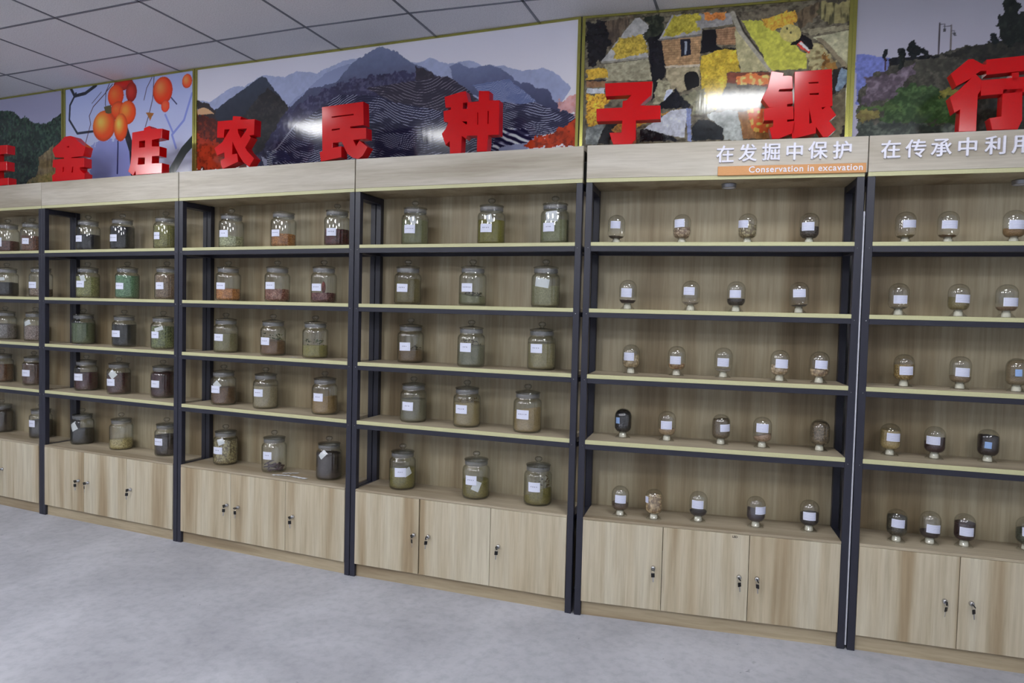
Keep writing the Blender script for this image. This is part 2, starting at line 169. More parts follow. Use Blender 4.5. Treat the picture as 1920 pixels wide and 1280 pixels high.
# printed pictures: board, kind, outline (along, up), colours ...
ART = [
 ('P1','fill',[(-0.917,0.734),(0.133,0.769),(0.601,0.595),(0.691,0.596),(0.765,0.576),(0.838,0.522),(0.867,0.539),(0.968,0.488),(1.081,0.465),(1.179,0.494),(1.282,0.526),(1.449,0.551),(1.449,-0.166),(-0.933,-0.088)],(27,40,36),0.01,'speck',(62,84,66),0.55),
 ('P1','fill',[(1.024,0.238),(1.179,0.311),(1.206,0.099),(0.966,0.037),(1.024,0.173)],(104,92,68),0.01,'vgrain',(58,52,40),0.5),
 ('P1','fill',[(0.821,0.006),(0.966,0.111),(1.206,0.126),(1.288,0.021),(1.247,-0.031)],(112,100,66),0.015,'speck',(70,74,40),0.6),
 ('P2','fill',[(0.283,0.309),(0.612,0.303),(0.723,-0.014),(0.217,0.011)],(112,118,165),0.03,'none',(0,0,0),0),
 ('P2','line',[(1.015,0.306),(0.945,0.428)],(105,115,170),0.014),
 ('P2','line',[(1.172,0.539),(1.106,0.381),(1.004,0.298),(1.039,0.213)],(105,115,172),0.016),
 ('P2','line',[(0.308,0.677),(0.204,0.635),(0.098,0.627),(0.044,0.704)],(30,32,42),0.022),
 ('P2','line',[(0.111,0.644),(0.051,0.569),(0.044,0.471),(0.125,0.374),(0.283,0.376)],(34,38,50),0.016),
 ('P2','line',[(0.587,0.365),(0.649,0.223),(0.662,0.076)],(28,28,36),0.05),
 ('P2','line',[(1.196,0.259),(1.107,0.192),(0.994,0.057)],(36,42,40),0.06),
 ('P2','line',[(0.519,0.292),(0.513,0.084)],(28,30,70),0.012),
 ('P2','line',[(0.436,0.673),(0.398,0.616),(0.282,0.539),(0.243,0.481),(0.256,0.426),(0.204,0.297)],(58,28,40),0.006),
 ('P2','line',[(0.36,0.628),(0.269,0.562)],(48,28,40),0.004),
 ('P2','line',[(0.467,0.669),(0.404,0.624),(0.398,0.546),(0.411,0.501)],(48,32,38),0.006),
 ('P2','line',[(0.845,0.676),(0.834,0.539),(0.804,0.449),(0.769,0.367)],(58,40,50),0.006),
 ('P2','line',[(0.827,0.674),(0.78,0.612),(0.756,0.538)],(58,34,45),0.005),
 ('P2','line',[(0.979,0.546),(1.043,0.486)],(40,38,70),0.008),
 ('P2','fruit',[(0.659,0.649),(0.654,0.638),(0.64,0.628),(0.618,0.622),(0.59,0.619),(0.56,0.621),(0.53,0.627),(0.504,0.637),(0.485,0.649),(0.475,0.662),(0.475,0.675),(0.485,0.686),(0.504,0.694),(0.53,0.698),(0.559,0.698),(0.59,0.694),(0.617,0.686),(0.64,0.675),(0.654,0.662)],(150,32,26),(150,32,26)),
 ('P2','fruit',[(0.692,0.595),(0.689,0.575),(0.682,0.557),(0.669,0.544),(0.654,0.537),(0.637,0.537),(0.621,0.543),(0.606,0.556),(0.596,0.574),(0.59,0.595),(0.59,0.616),(0.596,0.635),(0.606,0.651),(0.62,0.661),(0.637,0.664),(0.653,0.661),(0.669,0.651),(0.681,0.635),(0.689,0.616)],(140,30,24),(150,40,30)),
 ('P2','fruit',[(0.571,0.581),(0.567,0.558),(0.556,0.538),(0.538,0.523),(0.515,0.516),(0.49,0.516),(0.466,0.524),(0.445,0.539),(0.43,0.56),(0.422,0.584),(0.422,0.608),(0.43,0.63),(0.445,0.648),(0.466,0.659),(0.49,0.662),(0.515,0.658),(0.537,0.646),(0.555,0.628),(0.567,0.605)],(205,62,22),(225,90,35)),
 ('P2','fruit',[(0.592,0.485),(0.588,0.466),(0.577,0.449),(0.559,0.437),(0.537,0.431),(0.512,0.432),(0.488,0.438),(0.467,0.451),(0.452,0.468),(0.444,0.488),(0.444,0.508),(0.452,0.526),(0.467,0.541),(0.488,0.55),(0.512,0.552),(0.536,0.548),(0.559,0.538),(0.577,0.523),(0.588,0.505)],(190,58,24),(215,90,40)),
 ('P2','fruit',[(0.684,0.464),(0.68,0.439),(0.668,0.418),(0.649,0.402),(0.625,0.394),(0.598,0.394),(0.573,0.403),(0.551,0.418),(0.534,0.44),(0.525,0.465),(0.525,0.491),(0.534,0.514),(0.55,0.533),(0.572,0.545),(0.598,0.548),(0.624,0.544),(0.648,0.531),(0.667,0.512),(0.68,0.489)],(205,66,24),(235,120,50)),
 ('P2','fruit',[(0.493,0.394),(0.488,0.362),(0.471,0.334),(0.445,0.314),(0.412,0.303),(0.377,0.303),(0.342,0.313),(0.312,0.334),(0.289,0.362),(0.278,0.395),(0.278,0.428),(0.289,0.459),(0.312,0.483),(0.342,0.499),(0.376,0.504),(0.412,0.498),(0.445,0.482),(0.471,0.457),(0.487,0.427)],(205,70,25),(232,150,70)),
 ('P2','fruit',[(0.608,0.376),(0.604,0.347),(0.594,0.322),(0.579,0.302),(0.559,0.292),(0.538,0.291),(0.517,0.3),(0.499,0.318),(0.486,0.342),(0.479,0.371),(0.479,0.401),(0.486,0.429),(0.499,0.452),(0.517,0.467),(0.538,0.472),(0.559,0.468),(0.578,0.454),(0.594,0.433),(0.604,0.406)],(205,72,25),(230,160,75)),
 ('P2','fruit',[(1.007,0.572),(1.002,0.545),(0.989,0.521),(0.969,0.504),(0.943,0.494),(0.915,0.495),(0.887,0.504),(0.863,0.522),(0.845,0.547),(0.836,0.575),(0.836,0.604),(0.845,0.63),(0.862,0.651),(0.886,0.664),(0.913,0.668),(0.942,0.662),(0.968,0.648),(0.988,0.627),(1.002,0.6)],(205,55,22),(228,110,60)),
 ('P2','fruit',[(1.172,0.614),(1.17,0.6),(1.164,0.588),(1.153,0.579),(1.141,0.575),(1.127,0.575),(1.113,0.58),(1.101,0.589),(1.092,0.601),(1.088,0.616),(1.088,0.63),(1.092,0.644),(1.101,0.654),(1.112,0.661),(1.126,0.663),(1.14,0.66),(1.153,0.653),(1.163,0.642),(1.17,0.629)],(205,75,40),(232,120,70)),
 ('P2','fruit',[(0.982,0.479),(0.98,0.467),(0.974,0.456),(0.966,0.449),(0.954,0.444),(0.942,0.444),(0.93,0.449),(0.92,0.456),(0.912,0.467),(0.908,0.479),(0.908,0.492),(0.912,0.504),(0.92,0.513),(0.93,0.519),(0.942,0.521),(0.954,0.519),(0.965,0.513),(0.974,0.503),(0.98,0.492)],(205,65,40),(215,80,50)),
 ('P2','fill',[(0.385,0.529),(0.449,0.532),(0.455,0.48),(0.405,0.484)],(72,66,42),0.006,'none',(0,0,0),0),
 ('P2','fill',[(0.775,0.46),(0.846,0.445),(0.811,0.402)],(125,80,40),0.004,'none',(0,0,0),0),
 ('P3','fill',[(-0.004,0.495),(0.102,0.474),(0.175,0.504),(0.288,0.553),(0.369,0.542),(0.497,0.592),(0.536,0.592),(0.672,0.568),(0.756,0.597),(0.887,0.569),(1.039,0.613),(1.136,0.625),(1.3,0.622),(1.55,0.56),(1.622,0.577),(1.726,0.534),(1.85,0.542),(1.927,0.5),(2.039,0.495),(2.149,0.457),(2.263,0.459),(2.32,0.433),(2.412,0.346),(2.175,0.047),(-0.001,0.177)],(130,138,164),0.006,'vfade',(108,114,142),0.5),
 ('P3','fill',[(0.674,0.398),(0.86,0.504),(0.95,0.563),(1.04,0.591),(1.137,0.603),(1.219,0.397),(0.864,0.277)],(112,120,148),0.006,'none',(0,0,0),0),
 ('P3','fill',[(0.029,0.338),(0.155,0.425),(0.278,0.487),(0.389,0.54),(0.502,0.588),(0.537,0.573),(0.596,0.505),(0.664,0.43),(0.713,0.334),(0.864,0.277),(0.867,0.049),(0.032,0.093)],(52,58,70),0.008,'ridge',(30,32,38),0.9),
 ('P3','fill',[(0.361,0.377),(0.537,0.519),(0.616,0.473),(0.693,0.397),(0.735,0.133),(0.282,0.16)],(40,40,42),0.02,'speck',(62,60,58),0.35),
 ('P3','fill',[(0.693,0.381),(0.833,0.484),(0.942,0.496),(1.032,0.51),(1.128,0.6),(1.214,0.639),(1.282,0.667),(1.325,0.666),(1.418,0.631),(1.468,0.59),(1.501,0.565),(1.591,0.527),(1.665,0.471),(1.729,0.43),(1.823,0.386),(1.916,0.323),(2.024,0.226),(2.03,-0.013),(0.283,0.08),(0.503,0.146)],(94,102,128),0.008,'ridge',(36,36,52),1.0),
 ('P3','fill',[(0.675,0.368),(0.861,0.443),(1.041,0.502),(1.242,0.519),(1.469,0.525),(1.665,0.471),(1.87,0.341),(2.024,0.226),(2.03,-0.013),(0.283,0.08),(0.503,0.146)],(46,46,68),0.02,'speck',(98,96,120),0.4),
 ('P3','fill',[(1.534,0.547),(1.656,0.486),(1.728,0.444),(1.784,0.39),(1.811,0.263),(1.54,0.284)],(46,44,54),0.01,'speck',(74,68,74),0.4),
 ('P3','fill',[(1.734,0.527),(1.796,0.534),(1.851,0.501),(1.972,0.502),(2.032,0.482),(2.092,0.429),(2.136,0.391),(2.18,0.394),(2.223,0.363),(2.287,0.351),(2.31,0.303),(2.388,0.25),(2.43,0.214),(2.431,0.175),(2.383,0.152),(2.086,0.086),(1.967,0.093),(1.977,0.318),(1.776,0.405)],(94,102,130),0.008,'ridge',(44,46,68),0.9),
 ('P3','terr',[(1.976,0.345),(2.153,0.33),(2.269,0.267),(2.43,0.214),(2.431,0.175),(2.383,0.152),(2.23,0.117),(2.086,0.086),(1.967,0.093)],(36,36,56),(138,142,164),0.011,0.26),
 ('P3','terr',[(1.868,0.41),(2.077,0.424),(2.225,0.297),(2.168,0.288),(1.977,0.318)],(78,88,122),(120,128,158),0.008,0.3),
 ('P3','terr',[(1.043,0.435),(1.389,0.397),(1.73,0.374),(1.947,0.293),(2.024,0.192),(2.03,-0.02),(0.679,0.051),(0.543,0.097),(0.733,0.286),(0.863,0.337)],(30,30,50),(142,146,168),0.013,0.2),
 ('P3','terr',[(1.218,0.456),(1.728,0.472),(1.854,0.384),(1.916,0.323),(1.716,0.284),(1.39,0.368)],(40,38,50),(118,112,124),0.016,0.16),
 ('P3','line',[(0.751,0.293),(0.714,0.257),(0.658,0.199),(0.62,0.163),(0.543,0.121)],(110,112,128),0.009),
 ('P3','fill',[(0.503,0.123),(0.543,0.097),(0.582,0.075),(0.524,0.067)],(140,144,168),0.01,'none',(0,0,0),0),
 ('P3','terr',[(0.542,0.144),(0.678,0.152),(0.717,0.088),(0.543,0.066)],(28,30,55),(165,172,205),0.012,0.4),
 ('P3','terr',[(2.04,0.177),(2.171,0.168),(2.216,0.098),(1.983,0.072)],(26,26,50),(175,180,205),0.03,0.45),
 ('P3','fill',[(0.007,0.494),(0.102,0.462),(0.155,0.409),(0.156,0.329),(0.072,0.318),(0.008,0.339)],(44,40,42),0.01,'none',(0,0,0),0),
 ('P3','fill',[(0.007,0.433),(0.039,0.444),(0.092,0.434),(0.14,0.401),(0.007,0.401)],(160,128,98),0.006,'none',(0,0,0),0),
 ('P3','fill',[(-0.003,0.405),(0.124,0.379),(0.281,0.272),(0.405,0.057),(-0.0,0.062)],(58,28,24),0.02,'speck',(120,44,26),0.5),
 ('P3','fill',[(-0.002,0.291),(0.157,0.224),(0.252,0.081),(0.117,0.056),(-0.001,0.095)],(128,42,24),0.03,'speck',(58,24,18),0.5),
 ('P3','fill',[(2.324,0.275),(2.386,0.299),(2.461,0.316),(2.465,0.173),(2.43,0.214),(2.367,0.252)],(158,122,124),0.02,'speck',(150,100,90),0.5),
 ('P3','fill',[(2.159,0.081),(2.23,0.107),(2.301,0.125),(2.403,0.177),(2.43,0.201),(2.465,0.186),(2.468,0.055),(2.16,0.068)],(150,52,26),0.02,'speck',(85,32,22),0.6),
 ('P4','fill',[(-0.001,0.803),(1.216,0.696),(1.244,-0.002),(0.021,0.039)],(98,92,76),0,'stone',(52,48,40),0.7),
 ('P4','fill',[(0.01,0.665),(0.113,0.657),(0.141,0.583),(0.111,0.485),(0.017,0.429)],(24,24,28),0.02,'speck',(14,14,16),0.35),
 ('P4','fill',[(0.106,0.658),(0.243,0.663),(0.18,0.588),(0.132,0.519),(0.118,0.614)],(88,76,62),0.02,'vgrain',(50,42,36),0.6),
 ('P4','fill',[(0.246,0.662),(0.086,0.461),(0.313,0.471),(0.302,0.571),(0.352,0.578),(0.271,0.66)],(140,140,138),0.003,'none',(84,84,82),0.35),
 ('P4','fill',[(0.278,0.66),(0.363,0.659),(0.387,0.565),(0.339,0.533),(0.288,0.573),(0.315,0.613)],(36,40,34),0.03,'speck',(66,74,52),0.5),
 ('P4','fill',[(0.143,0.519),(0.181,0.566),(0.274,0.579),(0.304,0.536),(0.309,0.489),(0.155,0.476)],(160,138,48),0.012,'corn',(110,92,28),0.6),
 ('P4','fill',[(0.086,0.463),(0.313,0.473),(0.313,0.464),(0.09,0.454)],(120,118,108),0.002,'none',(72,70,64),0.35),
 ('P4','fill',[(0.105,0.448),(0.313,0.463),(0.339,0.36),(0.114,0.369)],(138,134,110),0.004,'stone',(96,92,74),0.5),
 ('P4','fill',[(0.017,0.429),(0.12,0.428),(0.118,0.383),(0.018,0.382)],(176,142,44),0.01,'corn',(140,105,28),0.6),
 ('P4','fill',[(0.018,0.381),(0.122,0.377),(0.107,0.366),(0.019,0.369)],(40,38,42),0.003,'speck',(24,22,25),0.35),
 ('P4','fill',[(0.019,0.371),(0.107,0.37),(0.108,0.339),(0.02,0.342)],(122,88,60),0.004,'speck',(73,52,36),0.35),
 ('P4','fill',[(0.02,0.338),(0.108,0.335),(0.109,0.31),(0.02,0.314)],(158,164,172),0.003,'none',(94,98,103),0.35),
 ('P4','fill',[(0.021,0.308),(0.109,0.308),(0.15,0.292),(0.118,0.253),(0.073,0.143),(0.025,0.163)],(200,150,42),0.012,'corn',(120,78,26),0.7),
 ('P4','fill',[(0.311,0.564),(0.352,0.568),(0.39,0.593),(0.401,0.402),(0.361,0.298),(0.334,0.257),(0.334,0.357)],(22,22,28),0.008,'speck',(13,13,16),0.35),
 ('P4','fill',[(0.419,0.661),(0.363,0.551),(0.557,0.563),(0.559,0.587),(0.697,0.597),(0.685,0.65)],(135,133,132),0.003,'none',(81,79,79),0.35),
 ('P4','fill',[(0.426,0.659),(0.543,0.657),(0.554,0.636),(0.531,0.617),(0.556,0.575),(0.373,0.561),(0.386,0.597)],(158,148,50),0.012,'corn',(120,108,30),0.5),
 ('P4','fill',[(0.564,0.658),(0.665,0.652),(0.659,0.627),(0.578,0.623)],(196,118,55),0.012,'corn',(150,85,40),0.6),
 ('P4','fill',[(0.353,0.552),(0.557,0.561),(0.557,0.553),(0.367,0.544)],(95,92,88),0.002,'none',(57,55,52),0.35),
 ('P4','fill',[(0.374,0.544),(0.557,0.553),(0.556,0.419),(0.397,0.419)],(150,118,82),0.003,'brick',(108,80,56),0.5),
 ('P4','fill',[(0.462,0.544),(0.509,0.545),(0.512,0.468),(0.467,0.465)],(26,28,40),0.003,'speck',(15,16,24),0.35),
 ('P4','fill',[(0.48,0.534),(0.491,0.535),(0.493,0.469),(0.484,0.469)],(120,128,142),0.002,'none',(72,76,85),0.35),
 ('P4','fill',[(0.392,0.424),(0.556,0.422),(0.556,0.411),(0.399,0.413)],(165,155,135),0.002,'none',(99,93,81),0.35),
 ('P4','fill',[(0.399,0.413),(0.556,0.411),(0.559,0.319),(0.473,0.299),(0.431,0.309),(0.401,0.367)],(142,132,105),0.006,'stone',(100,92,72),0.5),
 ('P4','fill',[(0.485,0.372),(0.497,0.388),(0.517,0.392),(0.539,0.387),(0.553,0.372),(0.557,0.321),(0.5,0.301),(0.49,0.333)],(18,18,20),0.003,'none',(10,10,12),0.35),
 ('P4','fill',[(0.563,0.58),(0.624,0.581),(0.63,0.506),(0.661,0.483),(0.556,0.468)],(20,20,26),0.005,'speck',(12,12,15),0.35),
 ('P4','fill',[(0.624,0.579),(0.711,0.583),(0.716,0.5),(0.63,0.506)],(138,105,76),0.004,'brick',(96,66,48),0.5),
 ('P4','fill',[(0.708,0.576),(0.741,0.574),(0.874,0.373),(0.742,0.374),(0.715,0.479)],(158,152,112),0.006,'speck',(136,130,96),0.4),
 ('P4','fill',[(0.661,0.491),(0.715,0.485),(0.716,0.469),(0.665,0.476)],(30,26,24),0.006,'speck',(18,15,14),0.35),
 ('P4','fill',[(0.558,0.461),(0.664,0.488),(0.715,0.476),(0.74,0.381),(0.682,0.377),(0.677,0.323),(0.637,0.207),(0.578,0.238),(0.557,0.406)],(178,152,44),0.008,'corn',(142,116,26),0.55),
 ('P4','line',[(0.695,0.646),(0.728,0.568),(0.798,0.474),(0.874,0.373)],(138,134,120),0.022),
 ('P4','line',[(0.716,0.63),(0.748,0.559),(0.811,0.473),(0.886,0.378)],(52,48,42),0.008),
 ('P4','fill',[(0.733,0.612),(0.826,0.609),(0.866,0.571),(0.92,0.526),(0.96,0.489),(1.029,0.431),(1.022,0.371),(0.88,0.371),(0.797,0.508)],(168,168,62),0.006,'none',(100,100,37),0.35),
 ('P4','fill',[(0.822,0.608),(0.884,0.63),(0.98,0.632),(0.975,0.596),(0.95,0.571),(0.866,0.564)],(192,145,48),0.02,'corn',(150,100,36),0.6),
 ('P4','fill',[(0.725,0.65),(0.837,0.661),(0.94,0.673),(0.929,0.634),(0.826,0.608),(0.74,0.611)],(104,96,80),0.01,'stone',(60,55,46),0.6),
 ('P4','fill',[(0.98,0.629),(1.03,0.659),(1.08,0.668),(1.058,0.596),(0.996,0.547),(0.975,0.583)],(96,82,62),0.01,'vgrain',(50,44,36),0.6),
 ('P4','fill',[(1.08,0.661),(1.202,0.664),(1.206,0.565),(1.121,0.571),(1.071,0.589)],(128,120,78),0.02,'vgrain',(52,52,38),0.75),
 ('P4','fill',[(0.996,0.547),(1.206,0.558),(1.207,0.538),(1.035,0.521)],(128,122,98),0.008,'stone',(84,78,62),0.6),
 ('P4','fill',[(1.048,0.51),(1.207,0.535),(1.214,0.352),(1.139,0.443)],(150,148,118),0.004,'speck',(132,130,104),0.4),
 ('P4','fill',[(1.061,0.509),(1.086,0.507),(1.217,0.359),(1.212,0.332)],(118,108,86),0.004,'none',(70,64,51),0.35),
 ('P4','fill',[(1.043,0.49),(1.087,0.48),(1.127,0.424),(1.154,0.369),(1.067,0.361),(1.028,0.384),(1.038,0.457)],(150,142,100),0.02,'stone',(92,76,48),0.7),
 ('P4','fill',[(1.089,0.44),(1.148,0.383),(1.155,0.356),(1.092,0.373)],(150,108,48),0.02,'speck',(80,55,30),0.7),
 ('P4','fill',[(0.947,0.484),(0.997,0.531),(1.042,0.502),(1.047,0.456),(1.025,0.451),(0.986,0.481)],(22,20,24),0.008,'speck',(13,12,14),0.35),
 ('P4','fill',[(0.979,0.481),(0.998,0.5),(1.038,0.45),(1.035,0.437)],(185,60,50),0.004,'none',(111,36,30),0.35),
 ('P4','fill',[(0.989,0.487),(0.998,0.495),(1.037,0.454),(1.032,0.447)],(205,200,190),0.002,'none',(123,120,114),0.35),
 ('P4','fill',[(0.998,0.532),(0.995,0.518),(0.988,0.507),(0.975,0.499),(0.959,0.495),(0.943,0.497),(0.927,0.504),(0.915,0.515),(0.907,0.528),(0.905,0.543),(0.909,0.557),(0.918,0.568),(0.932,0.575),(0.948,0.577),(0.964,0.573),(0.979,0.566),(0.99,0.554),(0.997,0.54)],(172,160,92),0.002,'none',(0,0,0),0),
 ('P4','fill',[(0.941,0.558),(0.94,0.554),(0.937,0.553),(0.934,0.555),(0.932,0.559),(0.933,0.563),(0.936,0.565),(0.94,0.563)],(60,55,35),0.001,'none',(0,0,0),0),
 ('P4','fill',[(0.957,0.538),(0.956,0.534),(0.953,0.532),(0.95,0.534),(0.948,0.539),(0.949,0.543),(0.953,0.545),(0.956,0.543)],(60,55,35),0.001,'none',(0,0,0),0),
 ('P4','fill',[(1.136,0.364),(1.192,0.373),(1.214,0.352),(1.217,0.292),(1.134,0.243)],(40,34,30),0.01,'speck',(24,20,18),0.35),
 ('P4','fill',[(1.147,0.283),(1.173,0.368),(1.212,0.352),(1.209,0.319),(1.171,0.265),(1.152,0.266)],(112,132,150),0.006,'speck',(70,86,108),0.5),
 ('P4','fill',[(1.134,0.243),(1.218,0.265),(1.226,0.052),(1.142,0.055),(1.113,0.15)],(104,94,72),0.01,'speck',(76,68,52),0.5),
 ('P4','fill',[(1.19,0.107),(1.224,0.098),(1.226,0.052),(1.179,0.057)],(34,22,22),0.01,'speck',(20,13,13),0.35),
 ('P4','fill',[(0.025,0.149),(0.121,0.165),(0.079,0.066),(0.028,0.064)],(118,124,122),0.006,'speck',(80,86,86),0.6),
 ('P4','fill',[(0.121,0.165),(0.193,0.178),(0.138,0.064),(0.079,0.065)],(26,26,28),0.006,'speck',(15,15,16),0.35),
 ('P4','fill',[(0.151,0.136),(0.193,0.185),(0.435,0.188),(0.475,0.222),(0.378,0.198),(0.281,0.138),(0.252,0.125),(0.166,0.117)],(172,122,48),0.01,'corn',(110,72,34),0.7),
 ('P4','fill',[(0.362,0.369),(0.43,0.337),(0.418,0.281),(0.377,0.241),(0.341,0.249)],(142,138,112),0.012,'stone',(92,88,70),0.7),
 ('P4','fill',[(0.403,0.31),(0.437,0.312),(0.425,0.252),(0.394,0.254)],(158,165,185),0.004,'none',(94,99,111),0.35),
 ('P4','fill',[(0.384,0.219),(0.377,0.241),(0.431,0.294),(0.444,0.315),(0.473,0.278),(0.536,0.275),(0.544,0.232),(0.475,0.218)],(20,22,30),0.01,'speck',(12,13,18),0.35),
 ('P4','fill',[(0.473,0.278),(0.535,0.303),(0.576,0.308),(0.578,0.238),(0.634,0.2),(0.559,0.189),(0.525,0.191),(0.523,0.233)],(120,118,92),0.01,'speck',(84,84,70),0.6),
 ('P4','fill',[(0.302,0.13),(0.379,0.176),(0.434,0.213),(0.506,0.219),(0.494,0.08),(0.438,0.092)],(160,164,176),0.004,'none',(96,98,105),0.35),
 ('P4','fill',[(0.5,0.219),(0.522,0.218),(0.528,0.064),(0.51,0.065)],(110,120,160),0.004,'none',(66,72,96),0.35),
 ('P4','fill',[(0.281,0.134),(0.438,0.092),(0.48,0.066),(0.283,0.066)],(24,24,28),0.008,'speck',(80,82,82),0.5),
 ('P4','fill',[(0.527,0.128),(0.557,0.165),(0.608,0.159),(0.674,0.121),(0.676,0.064),(0.529,0.068)],(30,34,38),0.006,'speck',(18,20,22),0.35),
 ('P4','fill',[(0.6,0.188),(0.681,0.201),(0.735,0.192),(0.763,0.061),(0.676,0.064),(0.674,0.121),(0.615,0.159)],(146,152,150),0.008,'speck',(122,128,124),0.4),
 ('P4','fill',[(0.678,0.375),(0.869,0.367),(0.871,0.298),(0.683,0.328)],(112,56,40),0.003,'none',(67,33,24),0.35),
 ('P4','fill',[(0.729,0.358),(0.775,0.365),(0.861,0.353),(0.871,0.305),(0.731,0.316)],(205,105,50),0.01,'beads',(240,175,95),0.8),
 ('P4','fill',[(0.735,0.192),(0.887,0.191),(0.892,0.061),(0.763,0.066)],(142,98,56),0.003,'vgrain',(112,74,40),0.5),
 ('P4','fill',[(0.768,0.194),(0.841,0.204),(0.888,0.174),(0.891,0.092),(0.818,0.095),(0.79,0.137)],(205,85,42),0.014,'beads',(238,180,75),0.8),
 ('P5','fill',[(0.01,0.423),(0.067,0.417),(0.115,0.399),(0.209,0.379),(0.217,0.186),(0.019,0.198)],(92,100,152),0.006,'none',(55,60,91),0.45),
 ('P5','fill',[(0.026,0.264),(0.058,0.288),(0.064,0.324),(0.089,0.342),(0.136,0.344),(0.144,0.364),(0.208,0.385),(0.34,0.397),(0.384,0.414),(0.45,0.426),(0.519,0.432),(0.575,0.437),(0.935,0.476),(0.96,-0.048),(0.028,-0.01)],(52,52,46),0.012,'speck',(84,80,72),0.55),
 ('P5','fill',[(0.052,0.319),(0.146,0.333),(0.201,0.339),(0.255,0.366),(0.26,0.355),(0.212,0.288),(0.196,0.228),(0.123,0.202),(0.047,0.206),(0.059,0.267)],(70,62,70),0.02,'speck',(118,108,120),0.5),
 ('P5','fill',[(0.344,0.394),(0.45,0.423),(0.58,0.435),(0.935,0.466),(0.943,0.305),(0.479,0.359)],(34,34,32),0.02,'speck',(52,54,44),0.5),
 ('P5','fill',[(0.195,0.259),(0.231,0.287),(0.278,0.263),(0.342,0.244),(0.423,0.224),(0.424,0.094),(0.127,0.109),(0.123,0.192)],(42,60,36),0.03,'speck',(78,100,60),0.55),
 ('P5','fill',[(0.342,0.239),(0.391,0.246),(0.449,0.237),(0.406,0.21),(0.361,0.208)],(104,100,46),0.02,'speck',(74,76,36),0.5),
 ('P5','fill',[(0.025,0.182),(0.124,0.171),(0.117,0.125),(0.031,0.13)],(104,98,58),0.02,'speck',(78,66,44),0.5),
 ('P5','fill',[(0.029,0.187),(0.17,0.199),(0.226,0.186),(0.172,0.158),(0.058,0.172)],(66,86,50),0.02,'speck',(39,51,30),0.45),
 ('P5','fill',[(0.027,0.125),(0.155,0.108),(0.434,0.084),(0.436,0.034),(0.03,0.052)],(44,50,46),0.02,'speck',(92,98,86),0.5),
 ('P5','fill',[(0.138,0.395),(0.217,0.397),(0.34,0.391),(0.34,0.38),(0.209,0.377),(0.145,0.356)],(24,26,30),0.01,'speck',(14,15,18),0.45),
 ('P5','fill',[(0.143,0.409),(0.142,0.399),(0.14,0.39),(0.136,0.385),(0.132,0.383),(0.127,0.386),(0.123,0.393),(0.12,0.402),(0.119,0.412),(0.119,0.422),(0.122,0.431),(0.126,0.435),(0.131,0.436),(0.136,0.433),(0.14,0.426),(0.142,0.416)],(24,28,30),0.012,'speck',(14,16,18),0.45),
 ('P5','fill',[(0.205,0.411),(0.205,0.401),(0.202,0.392),(0.198,0.387),(0.193,0.386),(0.188,0.388),(0.184,0.395),(0.181,0.404),(0.179,0.415),(0.18,0.425),(0.183,0.433),(0.187,0.438),(0.192,0.438),(0.197,0.435),(0.202,0.428),(0.205,0.419)],(24,28,30),0.012,'speck',(14,16,18),0.45),
 ('P5','fill',[(0.269,0.423),(0.268,0.409),(0.262,0.398),(0.253,0.391),(0.242,0.39),(0.231,0.394),(0.221,0.403),(0.215,0.415),(0.212,0.429),(0.215,0.443),(0.221,0.453),(0.231,0.459),(0.242,0.46),(0.253,0.455),(0.262,0.445),(0.268,0.433)],(24,28,30),0.012,'speck',(14,16,18),0.45),
 ('P5','fill',[(0.299,0.412),(0.298,0.402),(0.295,0.393),(0.289,0.388),(0.283,0.387),(0.277,0.39),(0.271,0.396),(0.267,0.406),(0.266,0.416),(0.267,0.426),(0.271,0.434),(0.276,0.438),(0.283,0.439),(0.289,0.436),(0.294,0.429),(0.298,0.419)],(24,28,30),0.012,'speck',(14,16,18),0.45),
 ('P5','fill',[(0.564,0.446),(0.563,0.438),(0.559,0.432),(0.552,0.428),(0.545,0.428),(0.537,0.43),(0.531,0.435),(0.526,0.442),(0.525,0.45),(0.527,0.457),(0.531,0.463),(0.538,0.466),(0.545,0.467),(0.553,0.464),(0.559,0.458),(0.563,0.451)],(24,28,30),0.012,'speck',(14,16,18),0.45),
 ('P5','line',[(0.13,0.396),(0.131,0.345)],(52,36,36),0.006),
 ('P5','fill',[(0.185,0.402),(0.203,0.4),(0.208,0.344),(0.185,0.346)],(26,30,28),0.012,'speck',(15,18,16),0.45),
 ('P5','fill',[(0.55,0.52),(0.565,0.558),(0.58,0.615),(0.627,0.61),(0.643,0.546),(0.683,0.498),(0.712,0.409),(0.576,0.42),(0.57,0.479),(0.555,0.5)],(24,28,26),0.02,'speck',(40,46,40),0.5),
 ('P5','line',[(0.337,0.53),(0.339,0.399)],(48,42,44),0.0055),
 ('P5','line',[(0.382,0.518),(0.384,0.416)],(78,72,68),0.0055),
 ('P5','line',[(0.339,0.525),(0.357,0.524),(0.357,0.505)],(70,68,74),0.003),
 ('P5','line',[(0.352,0.516),(0.382,0.514)],(70,68,74),0.003),
 ('P5','fill',[(0.351,0.506),(0.363,0.505),(0.363,0.491),(0.351,0.492)],(66,66,70),0.001,'none',(39,39,42),0.45),
 ('P5','fill',[(0.388,0.486),(0.401,0.485),(0.402,0.472),(0.389,0.473)],(66,66,70),0.001,'none',(39,39,42),0.45),
 ('P5','line',[(0.383,0.495),(0.394,0.494),(0.395,0.485)],(70,68,74),0.003),
]
ZB = 2.174

# ------------------------------------------------------------------ helpers
def lin(c):
    return tuple(((v / 255.0) / 12.92 if v / 255.0 <= 0.04045 else ((v / 255.0 + 0.055) / 1.055) ** 2.4) for v in c[:3]) + (1.0,)

def tag(o, label=None, cat=None, group=None, kind=None):
    if label: o['label'] = label
    if cat: o['category'] = cat
    if group: o['group'] = group
    if kind: o['kind'] = kind
    return o

